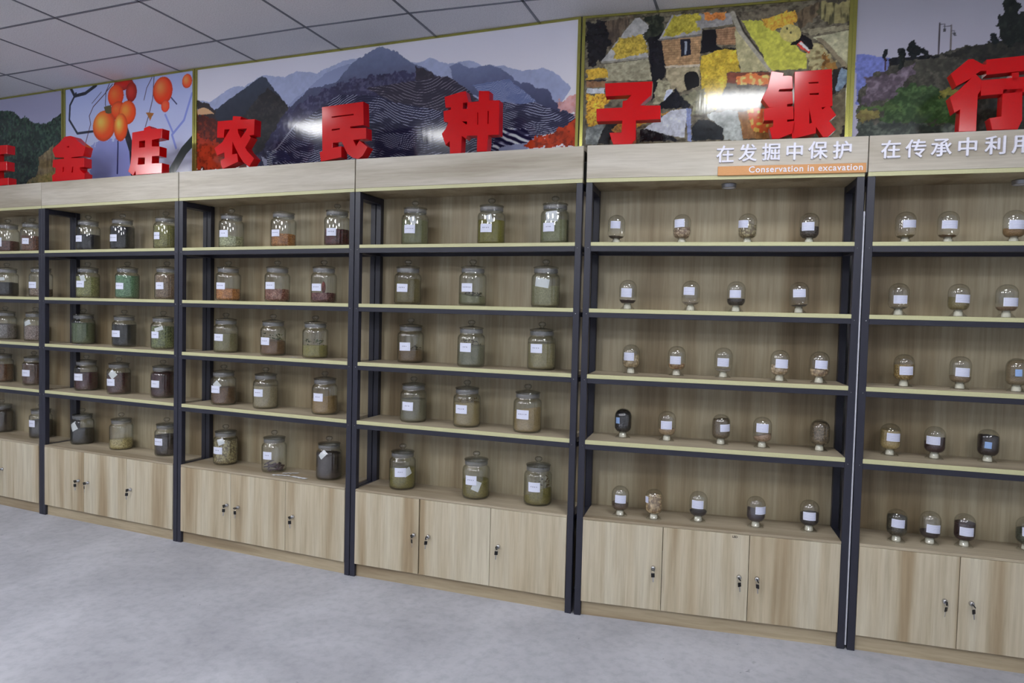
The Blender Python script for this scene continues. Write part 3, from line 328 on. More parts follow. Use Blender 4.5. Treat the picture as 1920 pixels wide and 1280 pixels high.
def empty(name, loc=(0, 0, 0), rz=0.0):
    o = bpy.data.objects.new(name, None)
    o.empty_display_size = 0.05
    COL.objects.link(o)
    o.location = loc
    o.rotation_euler = (0, 0, rz)
    return o

def link(name, mesh, parent=None, loc=None, rot=None):
    o = bpy.data.objects.new(name, mesh)
    COL.objects.link(o)
    if parent: o.parent = parent
    if loc: o.location = loc
    if rot: o.rotation_euler = rot
    return o

class MB:
    """collects geometry and makes one mesh"""
    def __init__(s):
        s.v = []; s.f = []; s.m = []; s.sm = []
    def add(s, vs, fs, mi=0, smooth=False):
        b = len(s.v)
        s.v += [tuple(p) for p in vs]
        for f in fs:
            s.f.append(tuple(b + i for i in f)); s.m.append(mi); s.sm.append(smooth)
    def box(s, a, b, mi=0, ch=0.0, front=None):
        x0, y0, z0 = a; x1, y1, z1 = b
        if ch <= 0:
            vs = [(x0,y0,z0),(x1,y0,z0),(x1,y1,z0),(x0,y1,z0),(x0,y0,z1),(x1,y0,z1),(x1,y1,z1),(x0,y1,z1)]
            fs = [(3,2,1,0),(4,5,6,7),(0,1,5,4),(1,2,6,5),(2,3,7,6),(3,0,4,7)]
            base = len(s.f)
            s.add(vs, fs, mi)
            if front is not None: s.m[base + 2] = front
            return
        bm = bmesh.new()
        r = bmesh.ops.create_cube(bm, size=1.0)
        for v in bm.verts:
            v.co = Vector(((x0+x1)/2 + v.co.x*(x1-x0), (y0+y1)/2 + v.co.y*(y1-y0), (z0+z1)/2 + v.co.z*(z1-z0)))
        bmesh.ops.bevel(bm, geom=list(bm.edges), offset=ch, segments=1, affect='EDGES')
        bm.normal_update()
        bm.verts.index_update()
        vs = [v.co.copy() for v in bm.verts]
        base = len(s.f)
        s.add(vs, [tuple(v.index for v in f.verts) for f in bm.faces], mi)
        if front is not None:
            for k, f in enumerate(bm.faces):
                if f.normal.y < -0.6: s.m[base + k] = front
        bm.free()
    def lathe(s, prof, n=32, mi=0, smooth=True, c=(0, 0, 0), closed=False):
        vs = []; fs = []
        idx = []
        for (r, z) in prof:
            if r < 1e-6:
                idx.append([len(vs)]); vs.append((c[0], c[1], c[2] + z))
            else:
                row = []
                for i in range(n):
                    t = 2 * math.pi * i / n
                    row.append(len(vs)); vs.append((c[0] + r * math.cos(t), c[1] + r * math.sin(t), c[2] + z))
                idx.append(row)
        m = len(prof)
        for k in range(m if closed else m - 1):
            A, B = idx[k], idx[(k + 1) % m]
            for i in range(n):
                j = (i + 1) % n
                if len(A) == 1 and len(B) == 1: continue
                if len(A) == 1: fs.append((A[0], B[j], B[i]))
                elif len(B) == 1: fs.append((A[i], A[j], B[0]))
                else: fs.append((A[i], A[j], B[j], B[i]))
        s.add(vs, fs, mi, smooth)
    def tube(s, pts, r, n=8, mi=0, taper=None):
        pts = [Vector(p) for p in pts]
        vs = []; fs = []
        up = Vector((0.13, 0.3, 0.94)).normalized()
        for k, p in enumerate(pts):
            d = (pts[min(k + 1, len(pts) - 1)] - pts[max(k - 1, 0)]).normalized()
            a = d.cross(up)
            if a.length < 1e-3: a = d.cross(Vector((1, 0, 0)))
            a.normalize(); b = d.cross(a)
            rr = r * (taper[k] if taper else 1)
            for i in range(n):
                t = 2 * math.pi * i / n
                vs.append(p + a * math.cos(t) * rr + b * math.sin(t) * rr)
        for k in range(len(pts) - 1):
            for i in range(n):
                j = (i + 1) % n
                fs.append((k*n+i, k*n+j, (k+1)*n+j, (k+1)*n+i))
        fs.append(tuple(range(n))[::-1]); fs.append(tuple((len(pts)-1)*n + i for i in range(n)))
        s.add(vs, fs, mi, True)
    def mesh(s, name, mats):
        me = bpy.data.meshes.new(name)
        me.from_pydata(s.v, [], s.f)
        if not isinstance(mats, (list, tuple)): mats = [mats]
        for m in mats: me.materials.append(m)
        me.polygons.foreach_set('material_index', s.m)
        me.polygons.foreach_set('use_smooth', s.sm)
        me.update()
        return me
    def build(s, name, mats, parent=None, loc=None, rot=None):
        return link(name, s.mesh(name, mats), parent, loc, rot)

# ------------------------------------------------------------------ materials
def new_mat(name):
    m = bpy.data.materials.new(name)
    m.use_nodes = True
    nt = m.node_tree
    return m, nt, nt.nodes['Principled BSDF'], nt.nodes['Material Output']

def plain(name, c, rough=0.5, metal=0.0, spec=0.5, coat=0.0, bump=0.0, bscale=200):
    m, nt, b, _ = new_mat(name)
    b.inputs['Base Color'].default_value = lin(c)
    b.inputs['Roughness'].default_value = rough
    b.inputs['Metallic'].default_value = metal
    b.inputs['Specular IOR Level'].default_value = spec
    if coat:
        b.inputs['Coat Weight'].default_value = coat
        b.inputs['Coat Roughness'].default_value = 0.08
    n = nt.nodes.new('ShaderNodeTexNoise'); n.inputs['Scale'].default_value = bscale; n.inputs['Detail'].default_value = 3
    tc = nt.nodes.new('ShaderNodeTexCoord'); nt.links.new(tc.outputs['Object'], n.inputs['Vector'])
    if bump:
        bp = nt.nodes.new('ShaderNodeBump'); bp.inputs['Strength'].default_value = bump; bp.inputs['Distance'].default_value = 0.002
        nt.links.new(n.outputs['Fac'], bp.inputs['Height']); nt.links.new(bp.outputs['Normal'], b.inputs['Normal'])
    mx = nt.nodes.new('ShaderNodeMix'); mx.data_type = 'RGBA'
    mx.inputs[6].default_value = lin(c); mx.inputs[7].default_value = lin(tuple(v * 0.93 for v in c))
    nt.links.new(n.outputs['Fac'], mx.inputs[0]); nt.links.new(mx.outputs[2], b.inputs['Base Color'])
    return m

def wood(name, light, mid, tan, horiz=False, rough=0.42, streak=5.0, contrast=1.0):
    m, nt, b, _ = new_mat(name)
    N, L = nt.nodes.new, nt.links.new
    tc = N('ShaderNodeTexCoord'); oi = N('ShaderNodeObjectInfo')
    mp = N('ShaderNodeMapping')
    mp.inputs['Scale'].default_value = (0.07, 1.0, 1.0) if horiz else (1.0, 1.0, 0.05)
    L(tc.outputs['Object'], mp.inputs['Vector'])
    wv = N('ShaderNodeMath'); wv.operation = 'MULTIPLY'; wv.inputs[1].default_value = 37.0
    L(oi.outputs['Random'], wv.inputs[0])
    def nz(scale, detail, dist=0.0):
        n = N('ShaderNodeTexNoise'); n.noise_dimensions = '4D'
        n.inputs['Scale'].default_value = scale; n.inputs['Detail'].default_value = detail
        n.inputs['Distortion'].default_value = dist; n.inputs['Roughness'].default_value = 0.6
        L(mp.outputs['Vector'], n.inputs['Vector']); L(wv.outputs[0], n.inputs['W'])
        return n
    broad = nz(streak, 2.0, 0.35)
    rp = N('ShaderNodeValToRGB')
    e = rp.color_ramp.elements
    e[0].position = 0.34; e[0].color = lin(tan)
    e[1].position = 0.62; e[1].color = lin(light)
    x = rp.color_ramp.elements.new(0.47); x.color = lin(mid)
    L(broad.outputs['Fac'], rp.inputs['Fac'])
    fine = nz(75.0, 4.0, 0.2)
    mx = N('ShaderNodeMix'); mx.data_type = 'RGBA'; mx.blend_type = 'MULTIPLY'
    r2 = N('ShaderNodeValToRGB')
    r2.color_ramp.elements[0].position = 0.3; r2.color_ramp.elements[0].color = (0.80, 0.78, 0.74, 1)
    r2.color_ramp.elements[1].position = 0.62; r2.color_ramp.elements[1].color = (1.04, 1.04, 1.03, 1)
    L(fine.outputs['Fac'], r2.inputs['Fac'])
    mx.inputs[0].default_value = contrast
    L(rp.outputs['Color'], mx.inputs[6]); L(r2.outputs['Color'], mx.inputs[7])
    L(mx.outputs[2], b.inputs['Base Color'])
    bp = N('ShaderNodeBump'); bp.inputs['Strength'].default_value = 0.12; bp.inputs['Distance'].default_value = 0.001
    L(fine.outputs['Fac'], bp.inputs['Height']); L(bp.outputs['Normal'], b.inputs['Normal'])
    b.inputs['Roughness'].default_value = rough
    b.inputs['Specular IOR Level'].default_value = 0.4
    return m

def glass(name, tint=(0.95, 0.965, 0.955), edge=0.45, rough=0.015, power=3.0):
    m = bpy.data.materials.new(name); m.use_nodes = True
    nt = m.node_tree
    for n in list(nt.nodes):
        if n.type != 'OUTPUT_MATERIAL': nt.nodes.remove(n)
    out = [n for n in nt.nodes if n.type == 'OUTPUT_MATERIAL'][0]
    N, L = nt.nodes.new, nt.links.new
    tr = N('ShaderNodeBsdfTransparent'); gl = N('ShaderNodeBsdfGlossy'); gl.inputs['Roughness'].default_value = rough
    lw = N('ShaderNodeLayerWeight'); lw.inputs['Blend'].default_value = 0.5
    pw = N('ShaderNodeMath'); pw.operation = 'POWER'; pw.inputs[1].default_value = power
    L(lw.outputs['Facing'], pw.inputs[0])
    mc = N('ShaderNodeMix'); mc.data_type = 'RGBA'
    mc.inputs[6].default_value = tint + (1,); mc.inputs[7].default_value = (edge, edge * 1.03, edge * 0.98, 1)
    L(pw.outputs[0], mc.inputs[0]); L(mc.outputs[2], tr.inputs['Color'])
    p5 = N('ShaderNodeMath'); p5.operation = 'POWER'; p5.inputs[1].default_value = 5.0
    L(lw.outputs['Facing'], p5.inputs[0])
    fr = N('ShaderNodeMath'); fr.operation = 'MULTIPLY_ADD'; fr.inputs[1].default_value = 0.7; fr.inputs[2].default_value = 0.085
    L(p5.outputs[0], fr.inputs[0])
    mx = N('ShaderNodeMixShader')
    L(fr.outputs[0], mx.inputs[0]); L(tr.outputs[0], mx.inputs[1]); L(gl.outputs[0], mx.inputs[2])
    L(mx.outputs[0], out.inputs['Surface'])
    return m

def frosted(name):
    m = glass(name, (0.80, 0.81, 0.83), 0.5, 0.2, 2.0)
    nt = m.node_tree
    out = [n for n in nt.nodes if n.type == 'OUTPUT_MATERIAL'][0]
    old = out.inputs['Surface'].links[0].from_node
    df = nt.nodes.new('ShaderNodeBsdfDiffuse'); df.inputs['Color'].default_value = (0.36, 0.365, 0.39, 1)
    mx = nt.nodes.new('ShaderNodeMixShader'); mx.inputs[0].default_value = 0.3
    nt.links.new(old.outputs[0], mx.inputs[1]); nt.links.new(df.outputs[0], mx.inputs[2])
    nt.links.new(mx.outputs[0], out.inputs['Surface'])
    return m

_gm = {}
def grain_mat(c1, c2, sc):
    c1, c2 = [[v * .84 + .16 * sum(c) / 3 for v in c] for c in (c1, c2)]
    c1 = [min(235, c1[0] * 1.12), min(235, c1[1] * 1.08), c1[2] * 1.12]; c2 = [min(235, c2[0] * 1.12), min(235, c2[1] * 1.08), c2[2] * 1.12]
    key = (tuple(c1), tuple(c2), sc)
    if key in _gm: return _gm[key]
    m, nt, b, _ = new_mat('seed_grain')
    N, L = nt.nodes.new, nt.links.new
    tc = N('ShaderNodeTexCoord')
    vo = N('ShaderNodeTexVoronoi'); vo.inputs['Scale'].default_value = sc * 3.2
    L(tc.outputs['Object'], vo.inputs['Vector'])
    rp = N('ShaderNodeValToRGB')
    rp.color_ramp.elements[0].position = 0.25; rp.color_ramp.elements[0].color = lin(c1)
    rp.color_ramp.elements[1].position = 0.75; rp.color_ramp.elements[1].color = lin(c2)
    sp = N('ShaderNodeSeparateColor'); L(vo.outputs['Color'], sp.inputs[0]); L(sp.outputs[0], rp.inputs['Fac'])
    dk = N('ShaderNodeMapRange'); dk.inputs[1].default_value = 0.25; dk.inputs[2].default_value = 0.75
    dk.inputs[3].default_value = 1.12; dk.inputs[4].default_value = 0.62
    L(vo.outputs['Distance'], dk.inputs[0])
    mx = N('ShaderNodeMix'); mx.data_type = 'RGBA'; mx.blend_type = 'MULTIPLY'; mx.inputs[0].default_value = 0.8 if sc < 100 else 0.4
    L(rp.outputs['Color'], mx.inputs[6]); L(dk.outputs[0], mx.inputs[7]); L(mx.outputs[2], b.inputs['Base Color'])
    bp = N('ShaderNodeBump'); bp.invert = True; bp.inputs['Strength'].default_value = 0.6; bp.inputs['Distance'].default_value = 0.004
    L(vo.outputs['Distance'], bp.inputs['Height']); L(bp.outputs['Normal'], b.inputs['Normal'])
    b.inputs['Roughness'].default_value = 0.55
    _gm[key] = m
    return m

M_DOOR = wood('laminate_upright', (200, 192, 172), (188, 176, 152), (163, 145, 117), streak=8.5)
M_BACK = wood('laminate_back', (172, 162, 138), (158, 145, 119), (128, 112, 86), streak=7.0)
M_HEAD = wood('laminate_header', (197, 191, 180), (188, 181, 168), (166, 157, 141), horiz=True, streak=7.0, contrast=0.8)
M_PLINTH = wood('laminate_plinth', (184, 170, 144), (170, 155, 129), (146, 129, 104), horiz=True, streak=7.0)
M_SHELF = wood('laminate_shelf', (184, 172, 150), (170, 158, 138), (148, 134, 112), horiz=True, streak=6.0)
M_EDGE = plain('edge_band', (200, 198, 154), 0.4)
M_STEEL = plain('painted_steel', (40, 41, 54), 0.38, 0.0, 0.5, bump=0.08, bscale=90)
M_RED = plain('red_acrylic', (200, 5, 12), 0.15, 0.0, 0.38)
M_WHITE = plain('white_acrylic', (236, 236, 250), 0.3)
M_ORANGE = plain('orange_board', (214, 152, 92), 0.4)
M_CHROME = plain('chrome', (205, 205, 208), 0.18, 1.0)
M_BLACKPL = plain('black_plastic', (18, 18, 20), 0.3)
M_ALU = plain('brushed_aluminium', (150, 152, 158), 0.3, 0.8)
M_GOLD = plain('brass_trim', (176, 172, 92), 0.22, 0.75)
M_WALL = plain('wall_paint', (208, 210, 214), 0.75)
M_TBAR = plain('ceiling_grid', (112, 116, 128), 0.5)
M_PAPER = plain('paper', (232, 234, 240), 0.7)
M_CARD = plain('label_card', (226, 230, 250), 0.6)
M_BLUECARD = plain('blue_label', (150, 185, 235), 0.6)
M_INK = plain('ink', (92, 96, 130), 0.7)
M_INKBLUE = plain('form_lines', (150, 156, 205), 0.7)
M_INKDARK = plain('dark_ink', (46, 36, 34), 0.7)
M_STOP = plain('rubber_stopper', (246, 243, 226), 0.6)
M_GAP = plain('pale_gap', (188, 190, 200), 0.5)
M_GLASS = glass('jar_glass', (0.975, 0.985, 0.975), 0.5, 0.015, 4.5)
M_GLASS2 = glass('bottle_glass', (0.99, 0.995, 0.995), 0.84, 0.01, 6.0)
M_FOOT = glass('foot_glass', (0.995, 1.0, 1.0), 0.95, 0.01, 6.0)
M_LID = glass('lid_glass', (0.93, 0.94, 0.94), 0.36, 0.02, 1.8)
M_FROST = frosted('ground_glass')

def ceiling_mat():
    m, nt, b, _ = new_mat('ceiling_tile')
    N, L = nt.nodes.new, nt.links.new
    tc = N('ShaderNodeTexCoord'); n = N('ShaderNodeTexNoise'); n.inputs['Scale'].default_value = 160; n.inputs['Detail'].default_value = 4
    L(tc.outputs['Object'], n.inputs['Vector'])
    rp = N('ShaderNodeValToRGB'); rp.color_ramp.elements[0].color = lin((204, 205, 211)); rp.color_ramp.elements[1].color = lin((222, 223, 228))
    rp.color_ramp.elements[0].position = 0.35; rp.color_ramp.elements[1].position = 0.6
    L(n.outputs['Fac'], rp.inputs['Fac']); L(rp.outputs['Color'], b.inputs['Base Color'])
    bp = N('ShaderNodeBump'); bp.inputs['Strength'].default_value = 0.25; bp.inputs['Distance'].default_value = 0.002
    L(n.outputs['Fac'], bp.inputs['Height']); L(bp.outputs['Normal'], b.inputs['Normal'])
    b.inputs['Roughness'].default_value = 0.8
    return m

def floor_mat():
    m, nt, b, _ = new_mat('concrete')
    N, L = nt.nodes.new, nt.links.new
    tc = N('ShaderNodeTexCoord')
    def nz(s, d, dist=0):
        n = N('ShaderNodeTexNoise'); n.inputs['Scale'].default_value = s; n.inputs['Detail'].default_value = d; n.inputs['Distortion'].default_value = dist
        n.inputs['Roughness'].default_value = 0.62
        L(tc.outputs['Object'], n.inputs['Vector']); return n
    a = nz(1.6, 7, 0.4); c = nz(22, 6)
    rp = N('ShaderNodeValToRGB'); e = rp.color_ramp.elements
    e[0].position = 0.36; e[0].color = lin((160, 161, 168)); e[1].position = 0.66; e[1].color = lin((184, 185, 193))
    L(a.outputs['Fac'], rp.inputs['Fac'])
    r2 = N('ShaderNodeValToRGB'); r2.color_ramp.elements[0].position = 0.33; r2.color_ramp.elements[0].color = (0.84, 0.85, 0.86, 1)
    r2.color_ramp.elements[1].position = 0.55; r2.color_ramp.elements[1].color = (1.02, 1.02, 1.02, 1)
    L(c.outputs['Fac'], r2.inputs['Fac'])
    mx = N('ShaderNodeMix'); mx.data_type = 'RGBA'; mx.blend_type = 'MULTIPLY'; mx.inputs[0].default_value = 0.8
    L(rp.outputs['Color'], mx.inputs[6]); L(r2.outputs['Color'], mx.inputs[7])
    s = nz(9, 3, 1.5)
    r3 = N('ShaderNodeValToRGB'); r3.color_ramp.elements[0].position = 0.245; r3.color_ramp.elements[0].color = (0.45, 0.46, 0.48, 1)
    r3.color_ramp.elements[1].position = 0.28; r3.color_ramp.elements[1].color = (1, 1, 1, 1)
    L(s.outputs['Fac'], r3.inputs['Fac'])
    m2 = N('ShaderNodeMix'); m2.data_type = 'RGBA'; m2.blend_type = 'MULTIPLY'; m2.inputs[0].default_value = 0.8
    L(mx.outputs[2], m2.inputs[6]); L(r3.outputs['Color'], m2.inputs[7]); L(m2.outputs[2], b.inputs['Base Color'])
    bp = N('ShaderNodeBump'); bp.inputs['Strength'].default_value = 0.2; bp.inputs['Distance'].default_value = 0.004
    L(c.outputs['Fac'], bp.inputs['Height']); L(bp.outputs['Normal'], b.inputs['Normal'])
    b.inputs['Roughness'].default_value = 0.62; b.inputs['Specular IOR Level'].default_value = 0.3
    return m

M_CEIL = ceiling_mat(); M_FLOOR = floor_mat()

def emit(name, col, k):
    m = bpy.data.materials.new(name); m.use_nodes = True
    nt = m.node_tree
    b = nt.nodes['Principled BSDF']
    b.inputs['Base Color'].default_value = (0.8, 0.8, 0.8, 1)
    b.inputs['Emission Color'].default_value = col; b.inputs['Emission Strength'].default_value = k
    return m

# ------------------------------------------------------------------ room
def frame_of(u):
    x, y, a, w = UNITS[u]
    return Vector((x, y, 0)), a, w

def upt(u, s, d, z=0.0):
    o, a, w = frame_of(u)
    return Vector((o.x + math.cos(a) * s - math.sin(a) * d, o.y + math.sin(a) * s + math.cos(a) * d, z))

X0, X1, Y0 = -7.5, 5.6, -8.0
b = MB(); b.box((X0, Y0, -0.05), (X1, 1.2, 0.0)); tag(b.build('floor', M_FLOOR), kind='structure')
b = MB(); b.box((X0, Y0, CEIL), (X1, 1.2, CEIL + 0.05)); ceil = tag(b.build('ceiling', M_CEIL), kind='structure')
# metal grid of the suspended ceiling, its rows follow the picture wall
g = MB()
rowpts = [(-7.5, .20), (-2.675, -.008), (-2.093, -.03), (-1.499, -.052), (-.902, -.074), (-.306, -.088), (.314, -.084), (.9, -.05), (1.5, .0), (2.4, .08), (5.6, .30)]
zg = CEIL - 0.003
for k in range(-1, 14):
    off = 0.0 if k == 0 else (-0.515 if k == 1 else (0.3 if k == -1 else -0.515 - (k - 1) * 0.59))
    if k == -1: continue
    for (xa, ya), (xb, yb) in zip(rowpts[:-1], rowpts[1:]):
        fl = max(0.0, 1 - k * 0.12)
        g.add([(xa, ya*fl + off - .006, zg), (xb, yb*fl + off - .006, zg), (xb, yb*fl + off + .006, zg), (xa, ya*fl + off + .006, zg),
               (xa, ya*fl + off - .006, CEIL + .002), (xb, yb*fl + off - .006, CEIL + .002), (xb, yb*fl + off + .006, CEIL + .002), (xa, ya*fl + off + .006, CEIL + .002)],
              [(3, 2, 1, 0), (0, 1, 5, 4), (2, 3, 7, 6)])
for xc in [-7.35, -6.77, -6.18, -5.6, -5.02, -4.44, -3.85, -3.26, -2.668, -2.07, -1.485, -.894, -.297, .305, .886, 1.472, 2.06, 2.65, 3.24, 3.83, 4.42, 5.0]:
    g.box((xc - .006, Y0, zg), (xc + .006, 0.36, CEIL + .002))
tag(g.build('trim_1', M_TBAR), kind='structure')

# wall behind the shelves: one face per bay direction
wb = MB()
wp = [upt('A', -4.0, 0.30)] + [upt(u, 0, 0.30) for u in 'ABCDEF'] + [upt('F', 3.4, 0.30)]
for p, q in zip(wp[:-1], wp[1:]):
    wb.add([(p.x, p.y, 0), (q.x, q.y, 0), (q.x, q.y, CEIL), (p.x, p.y, CEIL), (p.x, p.y + .12, 0), (q.x, q.y + .12, 0), (q.x, q.y + .12, CEIL), (p.x, p.y + .12, CEIL)],
           [(0, 1, 2, 3), (7, 6, 5, 4), (4, 5, 1, 0), (3, 2, 6, 7)])
tag(wb.build('wall_back', M_WALL), kind='structure')
b = MB(); b.box((X0 - .1, Y0, 0), (X0, 1.2, CEIL)); tag(b.build('wall_left', M_WALL), kind='structure')
b = MB(); b.box((X1, Y0, 0), (X1 + .1, 1.2, CEIL)); tag(b.build('wall_right', M_WALL), kind='structure')
b = MB(); b.box((X0 - .1, Y0 - .1, 0), (X1 + .1, Y0, CEIL)); tag(b.build('wall_front', M_WALL), kind='structure')

for k, (x, y, sx, sy, st) in enumerate(LAMPS):
    t = tag(empty('ceiling_light', (x, y, CEIL)), 'square white ceiling panel light shining down', 'light', 'square ceiling panel lights')
    f = MB()
    for a_, b_ in (((-sx/2, -sy/2), (sx/2, -sy/2 + .015)), ((-sx/2, sy/2 - .015), (sx/2, sy/2)), ((-sx/2, -sy/2 + .015), (-sx/2 + .015, sy/2 - .015)), ((sx/2 - .015, -sy/2 + .015), (sx/2, sy/2 - .015))):
        f.box((a_[0], a_[1], -.012), (b_[0], b_[1], -.001))
    f.build('frame', M_WHITE, t)
    d = MB(); d.box((-sx/2 + .015, -sy/2 + .015, -(.085 if y < -2 else .012)), (sx/2 - .015, sy/2 - .015, -.002), 0, .004)  # rear boxes made deep so their glowing sides brighten the upper wall
    d.build('diffuser', emit('panel_glow', LAMP_COL, st), t)

# ------------------------------------------------------------------ shelf units
H = HT
TIERS = {1: ('s1', 's1b', 's1c'), 2: ('s2', 's2b', 's2c'), 3: ('s3', 's3b', 's3c'), 4: ('s4', 's4b', 's4c')}
BAY = {'A': 'far-left bay', 'B': 'second bay', 'C': 'third bay', 'D': 'fourth bay', 'E': 'fifth bay', 'F': 'far-right bay'}
UNIT_LABEL = {
    'A': 'steel and wood shelf at far left, cut off by the picture edge',
    'B': 'shelf whose top tier holds two jars of black beans',
    'C': 'shelf of corn jars under the picture of terraced mountains, third bay',
    'D': 'shelf of jars of green and tan seed, beside the domed bottles',
    'E': 'shelf of small domed bottles under the orange Conservation in excavation sign',
    'F': 'shelf of domed bottles at far right, cut off by the picture edge'}
PW = 0.03

def lock_mesh():
    m = MB()
    m.lathe([(0, -.0), (.0105, -.0), (.0105, .004), (.0088, .0055), (.0088, .011), (.0072, .013), (0, .013)], 20)
    me = m.mesh('lock', M_CHROME)
    me.transform(Matrix.Rotation(math.pi / 2, 4, 'X'))   # axis towards -y
    return me
def key_mesh(turn, seed):
    """key in the lock plus its twin hanging on a ring"""
    rnd = random.Random(seed)
    m = MB()
    # head in the lock
    h = MB(); h.box((-.0085, -.034, -.0022), (.0085, -.017, .0022), 0, .0012)
    h.box((-.0035, -.018, -.0009), (.0035, -.012, .0009), 1)
    rot = Matrix.Rotation(turn, 4, 'Y')
    m.add([rot @ Vector(v) for v in h.v], h.f, 0)
    m.m = list(h.m)
    # ring
    pts = [(.0065 * math.cos(t), -.027, -.008 + .0085 * math.sin(t)) for t in [i * math.pi / 6 for i in range(13)]]
    m.tube(pts, .0007, 5, 1)
    # hanging twin
    sw = rnd.uniform(-.12, .12)
    h = MB(); h.box((-.008, -.0292, -.034), (.008, -.0248, -.015), 0, .0014)
    h.box((-.0022, -.0278, -.056), (.0022, -.0262, -.033), 1)
    rot = Matrix.Translation((0, 0, -.012)) @ Matrix.Rotation(sw, 4, 'Y') @ Matrix.Rotation(rnd.uniform(-.9, .9), 4, 'Z') @ Matrix.Translation((0, .027, .012))
    mi0 = len(m.m)
    m.add([rot @ Vector(v) + Vector((0, -.027, 0)) for v in h.v], h.f, 0)
    m.m[mi0:] = list(h.m)
    return m.mesh('key', [M_BLACKPL, M_CHROME])
LOCK = lock_mesh()
KEYS = [key_mesh(t, i) for i, t in enumerate((1.25, 0.9, 1.57, 0.2, 1.1))]

def text_mesh(name, body, size, extrude, offset, mat, align='CENTER', bevel=0.0, space=1.0):
    cu = bpy.data.curves.new(name, 'FONT')
    cu.body = body; cu.size = size; cu.extrude = extrude; cu.offset = offset
    cu.align_x = align; cu.align_y = 'CENTER'; cu.space_character = space
    cu.resolution_u = 3
    if bevel: cu.bevel_depth = bevel
    ob = bpy.data.objects.new(name, cu)
    COL.objects.link(ob)
    dg = bpy.context.evaluated_depsgraph_get(); dg.update()
    me = bpy.data.meshes.new_from_object(ob.evaluated_get(dg))
    bpy.data.objects.remove(ob); bpy.data.curves.remove(cu)
    me.materials.clear(); me.materials.append(mat)
    me.transform(Matrix.Rotation(math.pi / 2, 4, 'X'))
    me.name = name
    return me

